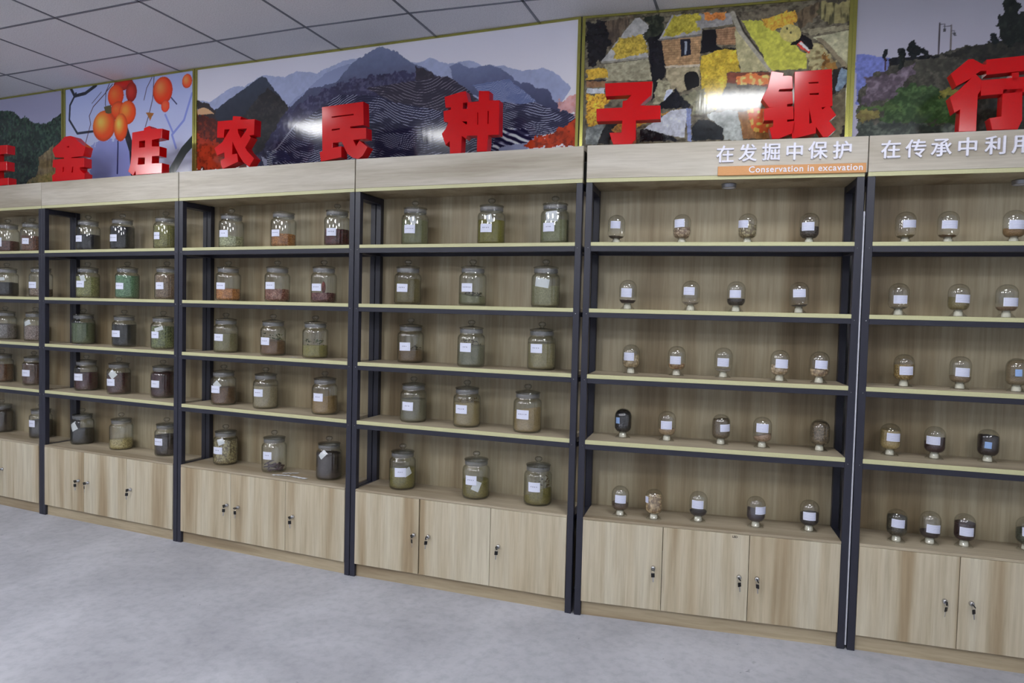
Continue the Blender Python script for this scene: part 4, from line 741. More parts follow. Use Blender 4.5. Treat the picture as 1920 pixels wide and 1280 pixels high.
WARP = {'A': (0, .003), 'B': (.0005, .0035), 'C': (0, .0125), 'D': (0, .0015), 'E': (.0105, 0), 'F': (0, 0)}
def warp(t):
    """neighbouring bays stand at slight angles: the rear is a touch narrower so that frames do not collide"""
    for c in t.children:
        if c.type != 'MESH' or c.name.startswith(('door', 'bolt')): continue
        iL, iR = WARP[cur]
        for v in c.data.vertices:
            f = max(0, v.co.y) / .25; x = v.co.x
            v.co.x = x + f * (iL * (1 - x / W) - iR * x / W)
kk = 0
for u in 'ABCDEF':
    cur = u
    o, a, W = frame_of(u)
    t = tag(empty('display_shelf', o, a), UNIT_LABEL[u], 'shelf', 'display shelves along the wall')
    fb, ft, ct = H['fb'], H['ft'], H['ct']
    for x0 in (0, W - PW):
        for y0 in (0, .21):
            m = MB(); m.box((x0, y0, 0.0), (x0 + PW, y0 + PW, fb), 0, .0015); m.build('post', M_STEEL, t)
    for k, (zt, zb_, zc) in TIERS.items():
        for y0 in (0.0005, .213):
            m = MB(); m.box((PW, y0, H[zc]), (W - PW, y0 + .025, H[zb_]), 0, .001); m.build('crossbar', M_STEEL, t)
        for x0 in (0.001, W - .029):
            m = MB(); m.box((x0, PW, H[zc] + .001), (x0 + .028, .21, H[zb_]), 0); m.build('side_rail', M_STEEL, t)
        m = MB(); m.box((PW - .001, -.001, H[zb_]), (W - PW + .001, .240, H[zt]), 0, .0012, front=1)
        m.build('shelf_board', [M_SHELF, M_EDGE], t)
    for x0 in (0.001, W - .029):
        m = MB(); m.box((x0, PW, fb - .032), (x0 + .028, .21, fb - .002), 0); m.build('side_rail', M_STEEL, t)
        m = MB(); m.box((x0, PW, ct - .034), (x0 + .028, .21, ct - .006), 0); m.build('side_rail', M_STEEL, t)
    m = MB(); m.box((0.001, .241, ct - .2), (W - .001, .25, fb), 0); m.build('back_panel', M_BACK, t)
    # header box
    hd = MB(); hd.box((.001, -.001, fb + .018), (W - .001 + (.0085 if u == 'E' else 0), .017, ft), 0, .0012); hd = hd.build('header_board', M_HEAD, t)
    m = MB(); m.box((.001, -.001, fb), (W - .001, .25, fb + .0175), 0, .001, front=1); m.build('header_soffit', [M_BACK, M_EDGE], t)
    m = MB(); m.box((.001, .0175, ft - .018), (W - .001, .25, ft - .0005), 0); m.build('header_top', M_HEAD, t)
    # cabinet
    c0, c1 = .031, W - .031
    m = MB()
    m.box((c0, .016, .07), (c0 + .016, .24, ct - .012)); m.box((c1 - .016, .016, .07), (c1, .24, ct - .012))
    m.box((c0 + .016, .02, .07), (c1 - .016, .24, .086))
    m.build('cabinet_body', M_DOOR, t)
    m = MB(); m.box((c0 - .0005, -.004, ct - .0115), (c1 + .0005, .240, ct), 0, .001); m.build('cabinet_top', M_SHELF, t)
    m = MB(); m.box((c0, .016, 0.0), (c1, .034, .0695), 0); m.build('plinth', M_PLINTH, t)
    cuts = [c0, .0 + .41 * W / 1.2 - .004, .79 * W / 1.2 - .002, c1]
    for i in range(3):
        x0, x1 = cuts[i] + (.0012 if i else 0), cuts[i + 1] - (.0012 if i < 2 else 0)
        gapz = {('D', 0): .002}.get((u, i), 0)
        m = MB(); m.box((x0 - x0, -.0045, H['db']), (x1 - x0 - gapz * 2, .0115, ct - .0125), 0, .001)
        dr = m.build('door', M_DOOR, t, loc=(x0, 0, 0))
        for (ls, lz) in LOCKS[u]:
            if x0 <= ls <= x1:
                link('lock', LOCK, dr, loc=(ls - x0, -.0045, lz))
                kk += 1
                link('key', KEYS[kk * 3 % 5], dr, loc=(ls - x0, -.0055, lz))
        if (u, i) == ('E', 1):
            me = text_mesh('door_marking', 'LED', .013, .0002, .0004, M_INKDARK)
            link('door_marking', me, dr, loc=(.704 - x0, -.0048, .4409))
        if u == 'A' and i < 2:
            ls = x1 - .03 if i == 0 else x0 + .045
            link('lock', LOCK, dr, loc=(ls - x0, -.0045, .268)); link('key', KEYS[i], dr, loc=(ls - x0, -.0055, .268))
        if u == 'F' and i > 0:
            link('lock', LOCK, dr, loc=(.045, -.0045, .268)); link('key', KEYS[i], dr, loc=(.045, -.0055, .268))
    # bolts where neighbouring posts are joined
    for k, (zt, zb_, zc) in TIERS.items():
        for x0 in (PW - .0015, W - PW + .0015):
            m = MB(); m.lathe([(0, 0), (.0022, 0), (.0022, .0012), (0, .0016)], 8)
            me = m.mesh('bolt', M_CHROME); me.transform(Matrix.Rotation(math.pi / 2, 4, 'X'))
            link('bolt', me, t, loc=(x0 + (-.011 if x0 < .5 else .011), -.0002, (H[zb_] + H[zc]) / 2 + .004))

# (rear narrowing)
for cur in 'ABCDEF':
    W = UNITS[cur][3]
    warp([o for o in bpy.data.objects if o.get('label') == UNIT_LABEL[cur]][0])

# added pale strip standing in for the light wall seen through the gap
p0 = upt('E', UNITS['E'][3] + .0035, .012, 0)
m = MB(); m.box((-.0028, -.012, .02), (.0028, .012, 1.86))
tag(m.build('gap_stand_in', M_GAP, loc=p0, rot=(0, 0, .1)), 'thin whitish strip standing in for the pale gap between the fifth and far-right shelf frames', 'strip')

# puck lights under the headers
for (u, s, d) in PUCKS:
    t = tag(empty('puck_light', upt(u, s, d, H['fb']), frame_of(u)[1]),
            {'E': 'small round aluminium puck light under the header of the fifth bay', 'F': 'small round puck light under the far-right header, at the picture edge'}[u], 'light', 'puck lights under the headers')
    m = MB(); m.lathe([(0, -.0005), (.033, -.0005), (.033, -.004), (.0315, -.005), (.0315, -.017), (.03, -.0185), (.0265, -.0185), (.0265, -.0165)], 28)
    m.build('housing', M_ALU, t)
    m = MB(); m.lathe([(.0264, -.0166), (0, -.0166)], 28); m.build('lens', M_PAPER, t)

# ------------------------------------------------------------------ red letters, white letters, plaque
def prism(outer, holes, y0, y1):
    """extrude a polygon with holes; outlines in (x, z)"""
    cu = bpy.data.curves.new('outline', 'CURVE'); cu.dimensions = '2D'; cu.fill_mode = 'BOTH'
    cu.extrude = abs(y1 - y0) / 2; cu.bevel_depth = 0.0012; cu.bevel_resolution = 0; cu.offset = -0.0012
    for pts in [outer] + list(holes):
        sp = cu.splines.new('POLY'); sp.points.add(len(pts) - 1)
        for i, (x, z) in enumerate(pts): sp.points[i].co = (x, z, 0, 1)
        sp.use_cyclic_u = True
    ob = bpy.data.objects.new('outline', cu); COL.objects.link(ob)
    dg = bpy.context.evaluated_depsgraph_get(); dg.update()
    me = bpy.data.meshes.new_from_object(ob.evaluated_get(dg))
    bpy.data.objects.remove(ob); bpy.data.curves.remove(cu)
    me.transform(Matrix.Translation((0, (y0 + y1) / 2, 0)) @ Matrix.Rotation(math.pi / 2, 4, 'X'))
    vs = [tuple(v.co) for v in me.vertices]; fs = [tuple(p.vertices) for p in me.polygons]
    bpy.data.meshes.remove(me)
    return vs, fs

LETTER_LABEL = {
    '王': 'red block character 王 cut by the left picture edge, on the shelf top',
    '金': 'red block character 金 on the shelf top, before the persimmon picture',
    '庄': 'red block character 庄 on the shelf top, before the persimmon picture',
    '农': 'red block character 农 on the shelf top, before the terraced mountains',
    '民': 'red block character 民 standing above the seam of third and fourth bay',
    '种': 'red block character 种 on the shelf top, with a shine at its foot',
    '子': 'red block character 子 on the shelf top, before the corn village picture',
    '银': 'red block character 银 on the shelf top, half washed out by glare',
    '行': 'red block character 行 cut by the right picture edge, darkest red'}
for ch, u, _, outs, holes in LETTERS:
    m = MB()
    xs = [p[0] for P in outs for p in P]; zs = [p[1] for P in outs for p in P]
    xc = (min(xs) + max(xs)) / 2; z0 = min(zs)
    for P in outs:
        def inside(h):
            cx = sum(p[0] for p in h) / len(h); cz = sum(p[1] for p in h) / len(h); c = False
            for i in range(len(P)):
                (xa, za), (xb, zb2) = P[i], P[i - 1]
                if (za > cz) != (zb2 > cz) and cx < (xb - xa) * (cz - za) / (zb2 - za) + xa: c = not c
            return c
        hs = [[(x - xc, z - z0) for x, z in h] for h in holes if inside(h)]
        vs, fs = prism([(x - xc, z - z0) for x, z in P], hs, 0, .05)
        m.add(vs, fs)
    o = m.build('red_letter', M_RED, loc=upt(u, xc, .006, H['ft'] + .0006), rot=(0, 0, frame_of(u)[1]))
    tag(o, LETTER_LABEL[ch], 'letter', 'red letters on the shelf tops')

WL = [('在发掘中保护', 'E', WHITE_E, .078), ('在传承中利用', 'F', WHITE_F, .078)]
wl_lab = {('E', i): 'small white letter %s on the header above the orange sign' % c for i, c in enumerate('在发掘中保护')}
wl_lab.update({('F', i): 'small white letter %s on the far-right header' % c for i, c in enumerate('在传承中利用')})
for txt, u, pos, size in WL:
    for i, c in enumerate(txt):
        me0 = text_mesh('white_letter', c, size, .004, 0.0, M_WHITE)
        m = MB()
        for q_, (dx_, dz_) in enumerate(((-.0014, 0), (.0014, 0), (0, .0011), (0, -.0011))):   # bold strokes
            m.add([(v.co.x + dx_, v.co.y + q_ * .0004, v.co.z + dz_) for v in me0.vertices], [tuple(p.vertices) for p in me0.polygons])
        me = m.mesh('white_letter', M_WHITE); bpy.data.meshes.remove(me0)
        xs = [v.co.x for v in me.vertices]; zs = [v.co.z for v in me.vertices]
        me.transform(Matrix.Translation((-(min(xs) + max(xs)) / 2, 0, -(min(zs) + max(zs)) / 2)))
        s, z = pos[i]
        o = link('white_letter', me, None, upt(u, s, -.006, z), (0, 0, frame_of(u)[1]))
        tag(o, wl_lab[(u, i)], 'letter', 'white letters on the headers')

# orange plaque
px0, px1 = PLAQUE[0][0], PLAQUE[1][0]; pz1 = .5 * (PLAQUE[0][1] + PLAQUE[1][1]) + .001; pz0 = .5 * (PLAQUE[2][1] + PLAQUE[3][1]) + .001
pl = tag(empty('sign_plaque', upt('E', px0, 0, pz0), frame_of('E')[1]), 'orange plaque reading Conservation in excavation on the fifth header', 'sign')
m = MB(); m.box((0, -.011, 0), (px1 - px0, -.0012, pz1 - pz0), 0, .001); m.build('board', M_ORANGE, pl)
me = text_mesh('lettering', 'Conservation in excavation', .034, .0008, .0004, M_WHITE, space=1.1)
xs = [v.co.x for v in me.vertices]; zs = [v.co.z for v in me.vertices]
tw = PLAQUE[5][0] - PLAQUE[4][0]; th = .027
me.transform(Matrix.Translation((-min(xs), 0, -min(zs))))
me.transform(Matrix.Diagonal((tw / (max(xs) - min(xs)), 1, th / (max(zs) - min(zs)), 1)))
link('lettering', me, pl, (PLAQUE[4][0] - px0, -.0118, .0095))

# paper scraps
PL = ['small crumpled paper scrap beside the moss-green bean jar, second bay', 'tiny paper scrap on the tier with the sprig-topped jar, third bay',
      'white paper slip by the purple pod jar on the cabinet top', 'white paper slip nearest the dark brown jar, third cabinet top', 'white paper slip lying under two others, third cabinet top']
PS = [(.06, .012, .2), (.04, .012, .3), (.10, .022, .25), (.11, .025, -.12), (.09, .02, .5)]
for i, (u, l, s, d) in enumerate(PAPERS):
    sx, sy, ra = PS[i]
    d = min(d, .06) if i < 2 else d
    z = {3: H['s3'], 5: H['ct']}[l]
    m = MB(); n = 8; vs = []; fs = []
    for k in range(n + 1):
        x = (k / n - .5) * sx; zz = .0012 + .0035 * abs(math.sin(k * 1.3 + i)) + .0004 * i
        vs += [(x, -sy/2, zz), (x, sy/2, zz * .5 + .0008), (x, sy/2, zz * .5 + .0003), (x, -sy/2, zz - .0006)]
    for k in range(n):
        q = 4 * k
        for e in range(4): fs.append((q + e, q + 4 + e, q + 4 + (e + 1) % 4, q + (e + 1) % 4))
    fs += [(3, 2, 1, 0), (4*n, 4*n+1, 4*n+2, 4*n+3)]
    m.add(vs, fs)
    o = m.build('paper_slip', M_PAPER, loc=upt(u, s, d, z), rot=(0, 0, ra))
    tag(o, PL[i], 'paper', 'paper slips on the shelves')

# ------------------------------------------------------------------ printed pictures above the shelves
class Canvas:
    def __init__(s, w, h, res, sky_top, sky_bot, seed):
        s.w, s.h = w, h
        s.nx, s.nz = int(w / res) + 1, int(h / res) + 1
        s.U, s.V = np.meshgrid(np.linspace(0, w, s.nx), np.linspace(0, h, s.nz))
        s.rs = np.random.RandomState(seed)
        t = (s.V / h)[..., None]
        s.T = np.zeros(s.U.shape, bool)
        s.C = np.array(sky_bot, float) * (1 - t) + np.array(sky_top, float) * t
    def noise(s, scale, octv=3, ax=1.0, az=1.0):
        out = np.zeros_like(s.U); amp = 1.0; tot = 0
        for _ in range(octv):
            gx, gz = int(s.w * scale * ax) + 3, int(s.h * scale * az) + 3
            G = s.rs.rand(gz, gx)
            x = s.U * scale * ax; z = s.V * scale * az
            i = np.clip(x.astype(int), 0, gx - 2); j = np.clip(z.astype(int), 0, gz - 2)
            fx = x - i; fz = z - j
            fx = fx * fx * (3 - 2 * fx); fz = fz * fz * (3 - 2 * fz)
            out += amp * ((G[j, i] * (1 - fx) + G[j, i + 1] * fx) * (1 - fz) + (G[j + 1, i] * (1 - fx) + G[j + 1, i + 1] * fx) * fz)
            tot += amp; amp *= .55; scale *= 2.1
        return out / tot
    def mask(s, pts, jit):
        X, Z = s.U, s.V
        if jit:
            X = X + (s.noise(40, 3) - .5) * jit * 2.4; Z = Z + (s.noise(40, 3) - .5) * jit * 2.4
        m = np.zeros(X.shape, bool)
        for i in range(len(pts)):
            (xa, za), (xb, zb2) = pts[i], pts[i - 1]
            if za == zb2: continue
            m ^= ((za > Z) != (zb2 > Z)) & (X < (xb - xa) * (Z - za) / (zb2 - za) + xa)
        return m
    def line(s, pts, wd, col):
        d = np.full(s.U.shape, 9.0)
        for (xa, za), (xb, zb2) in zip(pts[:-1], pts[1:]):
            dx, dz = xb - xa, zb2 - za; L2 = dx * dx + dz * dz + 1e-9
            t = np.clip(((s.U - xa) * dx + (s.V - za) * dz) / L2, 0, 1)
            d = np.minimum(d, np.hypot(s.U - xa - t * dx, s.V - za - t * dz))
        a = np.clip((wd / 2 - d) / .0025 + .5, 0, 1)[..., None]
        s.C = s.C * (1 - a) + np.array(col, float) * a
    def fill(s, pts, col, jit, tx, tc, am):
        m = s.mask(pts, jit); s.T |= m
        c = np.array(col, float); t2 = np.array(tc, float)
        base = np.broadcast_to(c, s.C.shape).copy()
        if tx == 'speck':
            k = np.clip((s.noise(60, 3) - .48) * 5, 0, 1) * am; base = base + (t2 - c) * k[..., None]
            base *= (.82 + .36 * s.noise(18, 3))[..., None]
        elif tx == 'stone':
            k = np.clip((s.noise(45, 3, 1, 1.6) - .45) * 4, 0, 1) * am; base = base + (t2 - c) * k[..., None]
        elif tx == 'corn':
            k = np.clip((s.noise(150, 2) - .5) * 6, 0, 1) * am; base = base + (t2 - c) * k[..., None]
            base *= (.88 + .3 * s.noise(30, 2))[..., None]
        elif tx == 'beads':
            k = np.clip((s.noise(75, 1) - .55) * 8, 0, 1) * am; base = base + (t2 - c) * k[..., None]
        elif tx == 'vgrain':
            k = np.clip((s.noise(70, 2, 1.2, .25) - .48) * 6, 0, 1) * am; base = base + (t2 - c) * k[..., None]
        elif tx == 'brick':
            r = np.floor(s.V / .011); e = ((s.V / .011) % 1 < .22) | (((s.U / .028 + .5 * (r % 2)) % 1) < .1)
            base = base + (t2 - c) * (e * am)[..., None]
            base *= (.85 + .3 * s.noise(60, 2))[..., None]
        elif tx in ('ridge', 'vfade'):
            zt = max(p[1] for p in pts); zb2 = max(0, min(p[1] for p in pts))
            k = np.clip((zt - s.V) / (zt - zb2 + 1e-6) * 1.6, 0, 1) * am
            base = base + (t2 - c) * k[..., None]
            base *= (.94 + .12 * s.noise(35, 3))[..., None]
        s.C[m] = base[m]
    def terr(s, pts, dark, light, per, frac):
        m = s.mask(pts, .006)
        w = s.V + .05 * np.sin(s.U * 9) + .05 * (s.noise(5, 2) - .5) + .010 * (s.noise(26, 2) - .5)
        ph = (w / per) % 1
        a = np.clip((frac - np.abs(ph - .5) * 2) * 4 + .5, 0, 1) * np.clip((s.noise(28, 2, .6, 1.2) - .3) * 5, .15, 1)
        base = np.array(dark, float) + (np.array(light, float) - np.array(dark, float)) * a[..., None]
        s.C[m] = base[m]
    def fruit(s, pts, c, c2):
        xs = [p[0] for p in pts]; zs = [p[1] for p in pts]
        cx, cz = (min(xs) + max(xs)) / 2, (min(zs) + max(zs)) / 2; rx, rz = (max(xs) - min(xs)) / 2, (max(zs) - min(zs)) / 2
        d = np.hypot((s.U - cx) / rx, (s.V - cz) / rz); m = d < 1
        k = np.clip(1.1 - np.hypot((s.U - cx) / rx + .35, (s.V - cz) / rz - .35) * 1.1, 0, 1)[..., None]
        base = np.array(c, float) * (1 - k) + np.array(c2, float) * k
        base *= np.clip(1.08 - .35 * d * d, .6, 1.1)[..., None]
        s.C[m] = base[m]

def print_mat():
    m, nt, b, _ = new_mat('glossy_print')
    N, L = nt.nodes.new, nt.links.new
    at = N('ShaderNodeAttribute'); at.attribute_name = 'print'
    L(at.outputs['Color'], b.inputs['Base Color'])
    b.inputs['Roughness'].default_value = 0.1
    b.inputs['Specular IOR Level'].default_value = 0.5
    tc = N('ShaderNodeTexCoord'); mp = N('ShaderNodeMapping'); mp.inputs['Scale'].default_value = (9, 1, 1.2)
    n = N('ShaderNodeTexNoise'); n.inputs['Scale'].default_value = 6; n.inputs['Detail'].default_value = 2
    L(tc.outputs['Object'], mp.inputs['Vector']); L(mp.outputs['Vector'], n.inputs['Vector'])
    bp = N('ShaderNodeBump'); bp.inputs['Strength'].default_value = 0.25; bp.inputs['Distance'].default_value = 0.001
    L(n.outputs['Fac'], bp.inputs['Height']); L(bp.outputs['Normal'], b.inputs['Normal'])
    return m
M_PRINT = print_mat()
BI = {'P1': ('large framed print of a dark green mountain at far left', (122, 122, 146), (122, 122, 148), .005, (0.70, 1.4)),
      'P2': ('framed print of orange persimmons on bare twigs against blue sky', (134, 144, 186), (160, 164, 200), .003, None),
      'P3': ('wide framed print of blue mountains with snowy terraces', (170, 170, 182), (180, 178, 190), .003, None),
      'P4': ('framed print of a village with yellow corn drying on roofs', (90, 86, 72), (90, 86, 72), .0027, None),
      'P5': ('framed print of a dusky hillside with two lamp poles', (136, 136, 146), (148, 146, 164), .0035, None)}
BH = CEIL - ZB - .002
GAIN = 1.3
for bi, (lab, st, sb, res, _) in BI.items():
    A, B = BOARDS[bi]; dx, dy = B[0] - A[0], B[1] - A[1]; Wd = math.hypot(dx, dy); ang = math.atan2(dy, dx)
    cv = Canvas(Wd, BH, res, st, sb, {'P1': 3, 'P2': 4, 'P3': 5, 'P4': 6, 'P5': 7}[bi])
    for op in ART:
        if op[0] != bi: continue
        if op[1] == 'fill': cv.fill(op[2], *op[3:])
        elif op[1] == 'line': cv.line(op[2], op[4], op[3])
        elif op[1] == 'terr': cv.terr(op[2], *op[3:])
        elif op[1] == 'fruit': cv.fruit(op[2], *op[3:])
    if bi in ('P4', 'P1', 'P5'): cv.C *= np.where(cv.T | (bi == 'P4'), .80 + .40 * cv.noise(70, 3), 1.0)[..., None]
    if bi == 'P4': cv.C = cv.C * .86 + .14 * .92 * cv.C.mean(axis=2, keepdims=True)
    root = tag(empty('framed_print', (A[0], A[1], ZB), ang), lab, 'picture', 'framed prints above the shelves')
    nx, nz = cv.nx, cv.nz
    co = np.zeros((nz * nx, 3)); co[:, 0] = cv.U.ravel(); co[:, 2] = cv.V.ravel()
    idx = np.arange(nz * nx).reshape(nz, nx)
    q = np.stack([idx[:-1, :-1], idx[:-1, 1:], idx[1:, 1:], idx[1:, :-1]], -1).reshape(-1, 4)
    # backing slab so the print has thickness
    back = np.array([(0, .012, 0), (Wd, .012, 0), (Wd, .012, BH), (0, .012, BH)], float)
    nb = len(co); co = np.vstack([co, back])
    me = bpy.data.meshes.new('print_sheet')
    c0, c1, c2, c3 = int(idx[0, 0]), int(idx[0, -1]), int(idx[-1, -1]), int(idx[-1, 0])
    extra = np.array([[nb + 3, nb + 2, nb + 1, nb], [c0, nb, nb + 1, c1], [c1, nb + 1, nb + 2, c2], [c2, nb + 2, nb + 3, c3], [c3, nb + 3, nb, c0]])
    q = np.vstack([q, extra])
    me.vertices.add(len(co)); me.vertices.foreach_set('co', co.ravel().astype(np.float32))
    me.loops.add(q.size); me.loops.foreach_set('vertex_index', q.ravel().astype(np.int32))
    me.polygons.add(len(q)); me.polygons.foreach_set('loop_start', np.arange(0, q.size, 4, dtype=np.int32))
    me.update(calc_edges=True)
    rgb = np.clip(cv.C.reshape(-1, 3) * GAIN / 255.0, 0, .93)
    rgb = np.where(rgb <= .04045, rgb / 12.92, ((rgb + .055) / 1.055) ** 2.4)
    rgb = np.vstack([rgb, np.tile([[.1, .1, .1]], (4, 1))])
    ca = me.color_attributes.new('print', 'FLOAT_COLOR', 'POINT')
    ca.data.foreach_set('color', np.hstack([rgb, np.ones((len(rgb), 1))]).ravel().astype(np.float32))
    me.materials.append(M_PRINT)
    link('print_sheet', me, root)
    f = MB(); e = .011
    f.box((-.008, -.007, 0), (e - .008 + .004, .001, BH)); f.box((Wd - e + .004, -.007, 0), (Wd + .008, .001, BH))
    f.box((e - .004, -.007, BH - .010), (Wd - e + .004, .001, BH)); f.box((e - .004, -.007, 0), (Wd - e + .004, .001, e))
    f.build('frame', M_GOLD, root)

# ------------------------------------------------------------------ jars and bottles
JR = .0695
def jar_body_mesh():
    R = JR; t = .0028
    outer = [(0, 0), (R * .82, 0), (R * .93, .002), (R * .99, .009), (R, .016), (R, .140), (R * .985, .148), (R * .93, .156), (R * .84, .161), (R * .80, .165), (R * .80, .186), (R * .815, .189)]
    inner = [(R * .76, .189), (R * .755, .165), (R * .80, .159), (R * .90, .153), (R - t * 1.4, .146), (R - t, .139), (R - t, .017), (R * .93, .0085), (R * .8, .0055), (0, .0055)]
    m = MB(); m.lathe(outer + inner, 40); return m.mesh('jar_body', M_GLASS)
def collar_mesh():
    R = JR; m = MB()
    m.lathe([(R * .805, .167), (R * .835, .169), (R * .835, .184), (R * .81, .187)], 36); return m.mesh('frosted_collar', M_FROST)
def lid_mesh(knob=True):
    R = JR; z = .1895; m = MB()
    pr = [(0, z - .012), (R * .70, z - .012), (R * .72, z), (R * .87, z), (R * .885, z + .003), (R * .86, z + .006), (R * .6, z + .010), (R * .3, z + .014)]
    if knob: pr += [(R * .13, z + .016), (R * .11, z + .019), (R * .2, z + .023), (R * .27, z + .030), (R * .25, z + .038), (R * .15, z + .043), (0, z + .044)]
    else: pr += [(0, z + .0145)]
    m.lathe(pr, 32); return m.mesh('lid', M_LID)
ME_JAR, ME_COL, ME_LID, ME_LIDF = jar_body_mesh(), collar_mesh(), lid_mesh(), lid_mesh(False)

BR = .0405; BZ = .026          # bulb radius, height of the bulb's underside
def bottle_prof(z):
    """inner radius of the bulb at height z above the shelf"""
    R = BR - .0018; lo, hi, top = BZ, BZ + .026, .100
    if z < hi:
        k = max(0.0, min(1.0, (z - lo) / (hi - lo))); return .013 + (R - .013) * math.sqrt(max(0, 1 - (1 - k) ** 2))
    if z < top: return R
    k = min(1.0, (z - top) / .036); return R * math.sqrt(max(0.0, 1 - k ** 2.2))
def bottle_mesh():
    pr = [(.0135, .008), (.0145, .008), (.0145, BZ - .002)]
    for k in range(9):
        a_ = k / 8 * math.pi / 2; pr.append((.0150 + (BR - .0150) * math.sin(a_), BZ + .027 * (1 - math.cos(a_))))
    pr.append((BR, .100))
    for k in range(1, 9):
        a_ = k / 8 * math.pi / 2; pr.append((BR * math.cos(a_) ** .85 if k < 8 else 0, .100 + .0385 * math.sin(a_)))
    m = MB(); m.lathe(pr, 36)
    inner = [(0, .1368)] + [((BR - .0018) * math.cos(k / 8 * math.pi / 2) ** .85, .100 + .0368 * math.sin(k / 8 * math.pi / 2)) for k in range(7, -1, -1)]
    inner += [(BR - .0018, .06)]
    m.lathe(inner, 36)
    return m.mesh('bottle_glass', M_GLASS2)
def foot_mesh():
    m = MB(); m.lathe([(.0152, BZ - .001), (.0172, BZ - .006), (.024, .010), (.031, .003), (.034, .0004), (.0355, .0004), (.0325, .0042), (.0252, .0115), (.0185, BZ - .006), (.0165, BZ + .001)], 32, closed=True)
    return m.mesh('glass_foot', M_FOOT)
def stopper_mesh():
    m = MB(); m.lathe([(0, .0025), (.0168, .0025), (.0172, .004), (.0155, .020), (.0133, .0215), (.0125, BZ + .004), (0, BZ + .004)], 24)
    return m.mesh('stopper', M_STOP)
ME_BOT, ME_FOOT, ME_STOP = bottle_mesh(), foot_mesh(), stopper_mesh()

def contents_mesh(kind, fill, slope, az, c1, c2, sc, seed, rough):
    """seed body: fills the vessel up to `fill`, its surface tilted by `slope` towards azimuth az"""
    n = 36; rings = 12; tr = 5
    if kind == 'jar':
        z0 = .0062
        def rad(z):
            if z < .017: return (JR - .0036) * (.86 + .14 * min(1, (z - z0) / .0105))
            if z < .140: return JR - .0036
            return (JR - .0036) * max(.72, 1 - ((z - .140) / .022) ** 1.6 * .28)
        rmax = JR - .0036; hmax = .166
    else:
        z0 = BZ + .0045; rad = lambda z: max(.010, bottle_prof(z) - .0009); rmax = BR; hmax = .1335
    d = Vector((math.sin(az), -math.cos(az)))
    def top(x, y):
        z = fill + slope * (x * d.x + y * d.y) / rmax
        z += rough * (mnoise.noise(Vector((x * 90, y * 90, seed))) )
        return max(z0 + .0015, min(hmax, z))
    vs = []; fs = []
    for k in range(rings + 1):
        for i in range(n):
            t = 2 * math.pi * i / n
            cx, sy = math.cos(t), math.sin(t)
            zt = top(cx * rmax * .9, sy * rmax * .9)
            z = z0 + (zt - z0) * k / rings
            r = rad(z)
            if sc < 50: r -= .0012 * (1 + mnoise.noise(Vector((cx * 3, sy * 3, z * 60 + seed))))
            vs.append((r * cx, r * sy, z))
    for k in range(rings):
        for i in range(n):
            j = (i + 1) % n; fs.append((k*n+i, k*n+j, (k+1)*n+j, (k+1)*n+i))
    last = rings * n
    for q in range(1, tr):
        f = 1 - q / tr
        for i in range(n):
            x, y, _ = vs[last + i]; x *= f; y *= f
            vs.append((x, y, top(x, y) * 1.0))
        a0 = last if q == 1 else last + n * (q - 1)
        b0 = last + n * q
        for i in range(n):
            j = (i + 1) % n; fs.append((a0 + i, a0 + j, b0 + j, b0 + i))
    vs.append((0, 0, top(0, 0))); e0 = last + n * (tr - 1)
    for i in range(n): fs.append((e0 + i, e0 + (i + 1) % n, len(vs) - 1))
    vs.append((0, 0, z0))
    for i in range(n): fs.append(((i + 1) % n, i, len(vs) - 1))
    m = MB(); m.add(vs, fs, 0, True)
    return m.mesh('seeds', grain_mat(c1, c2, sc))

def wrap_patch(m, R, th0, z0, w, h, rot, mi=0, thick=.0005, nx=10):
    """a small sheet bent round a cylinder"""
    vs = []; fs = []; nz_ = 3
    for lay in (0, 1):
        for k in range(nz_ + 1):
            for i in range(nx + 1):
                p = (i / nx - .5) * w; q = (k / nz_ - .5) * h
                pp = p * math.cos(rot) - q * math.sin(rot); qq = p * math.sin(rot) + q * math.cos(rot)
                th = th0 + pp / R; r = R - lay * thick
                vs.append((r * math.sin(th), -r * math.cos(th), z0 + qq))
    st = (nx + 1) * (nz_ + 1)
    for k in range(nz_):
        for i in range(nx):
            a_ = k * (nx + 1) + i
            fs.append((a_, a_ + 1, a_ + nx + 2, a_ + nx + 1)); fs.append((st + a_ + nx + 1, st + a_ + nx + 2, st + a_ + 1, st + a_))
    m.add(vs, fs, mi)

def label_mesh(kind, L, seed, blue=False):
    a0, a1, z0, z1 = L
    R = (JR if kind == 'jar' else BR) + .0012
    a0 = max(a0, -1.5)
    th = (a0 + a1) / 2; w = (a1 - a0) * R; h = z1 - z0; zc = (z0 + z1) / 2
    rnd = random.Random(seed)
    m = MB(); wrap_patch(m, R, th, zc, w, h, rnd.uniform(-.02, .02) if kind == 'jar' else rnd.uniform(-.05, .05))
    if kind == 'jar':
        n = rnd.choice((3, 4, 4, 3, 5)); s = .0062
        for i in range(n):
            wrap_patch(m, R + .0004, th + (i - (n - 1) / 2) * .0095 / R, zc + .003, s * rnd.uniform(.6, .9), s * rnd.uniform(.25, .45), rnd.uniform(-.5, .5), 1, .0002, 2)
            wrap_patch(m, R + .0004, th + (i - (n - 1) / 2) * .0095 / R, zc + .0005, s * rnd.uniform(.4, .9), s * .22, rnd.uniform(-.2, .2), 1, .0002, 2)
    else:
        for i in range(5):
            wrap_patch(m, R + .0004, th, zc + (2 - i) * h * .17, w * .86, .0007, 0, 1, .0002, 6)
        wrap_patch(m, R + .0004, th + w * .42 / R, zc, .0008, h * .8, 0, 1, .0002, 2)
    return m.mesh('paper_label', [M_BLUECARD if blue else M_CARD, M_INK if kind == 'jar' else M_INKBLUE])

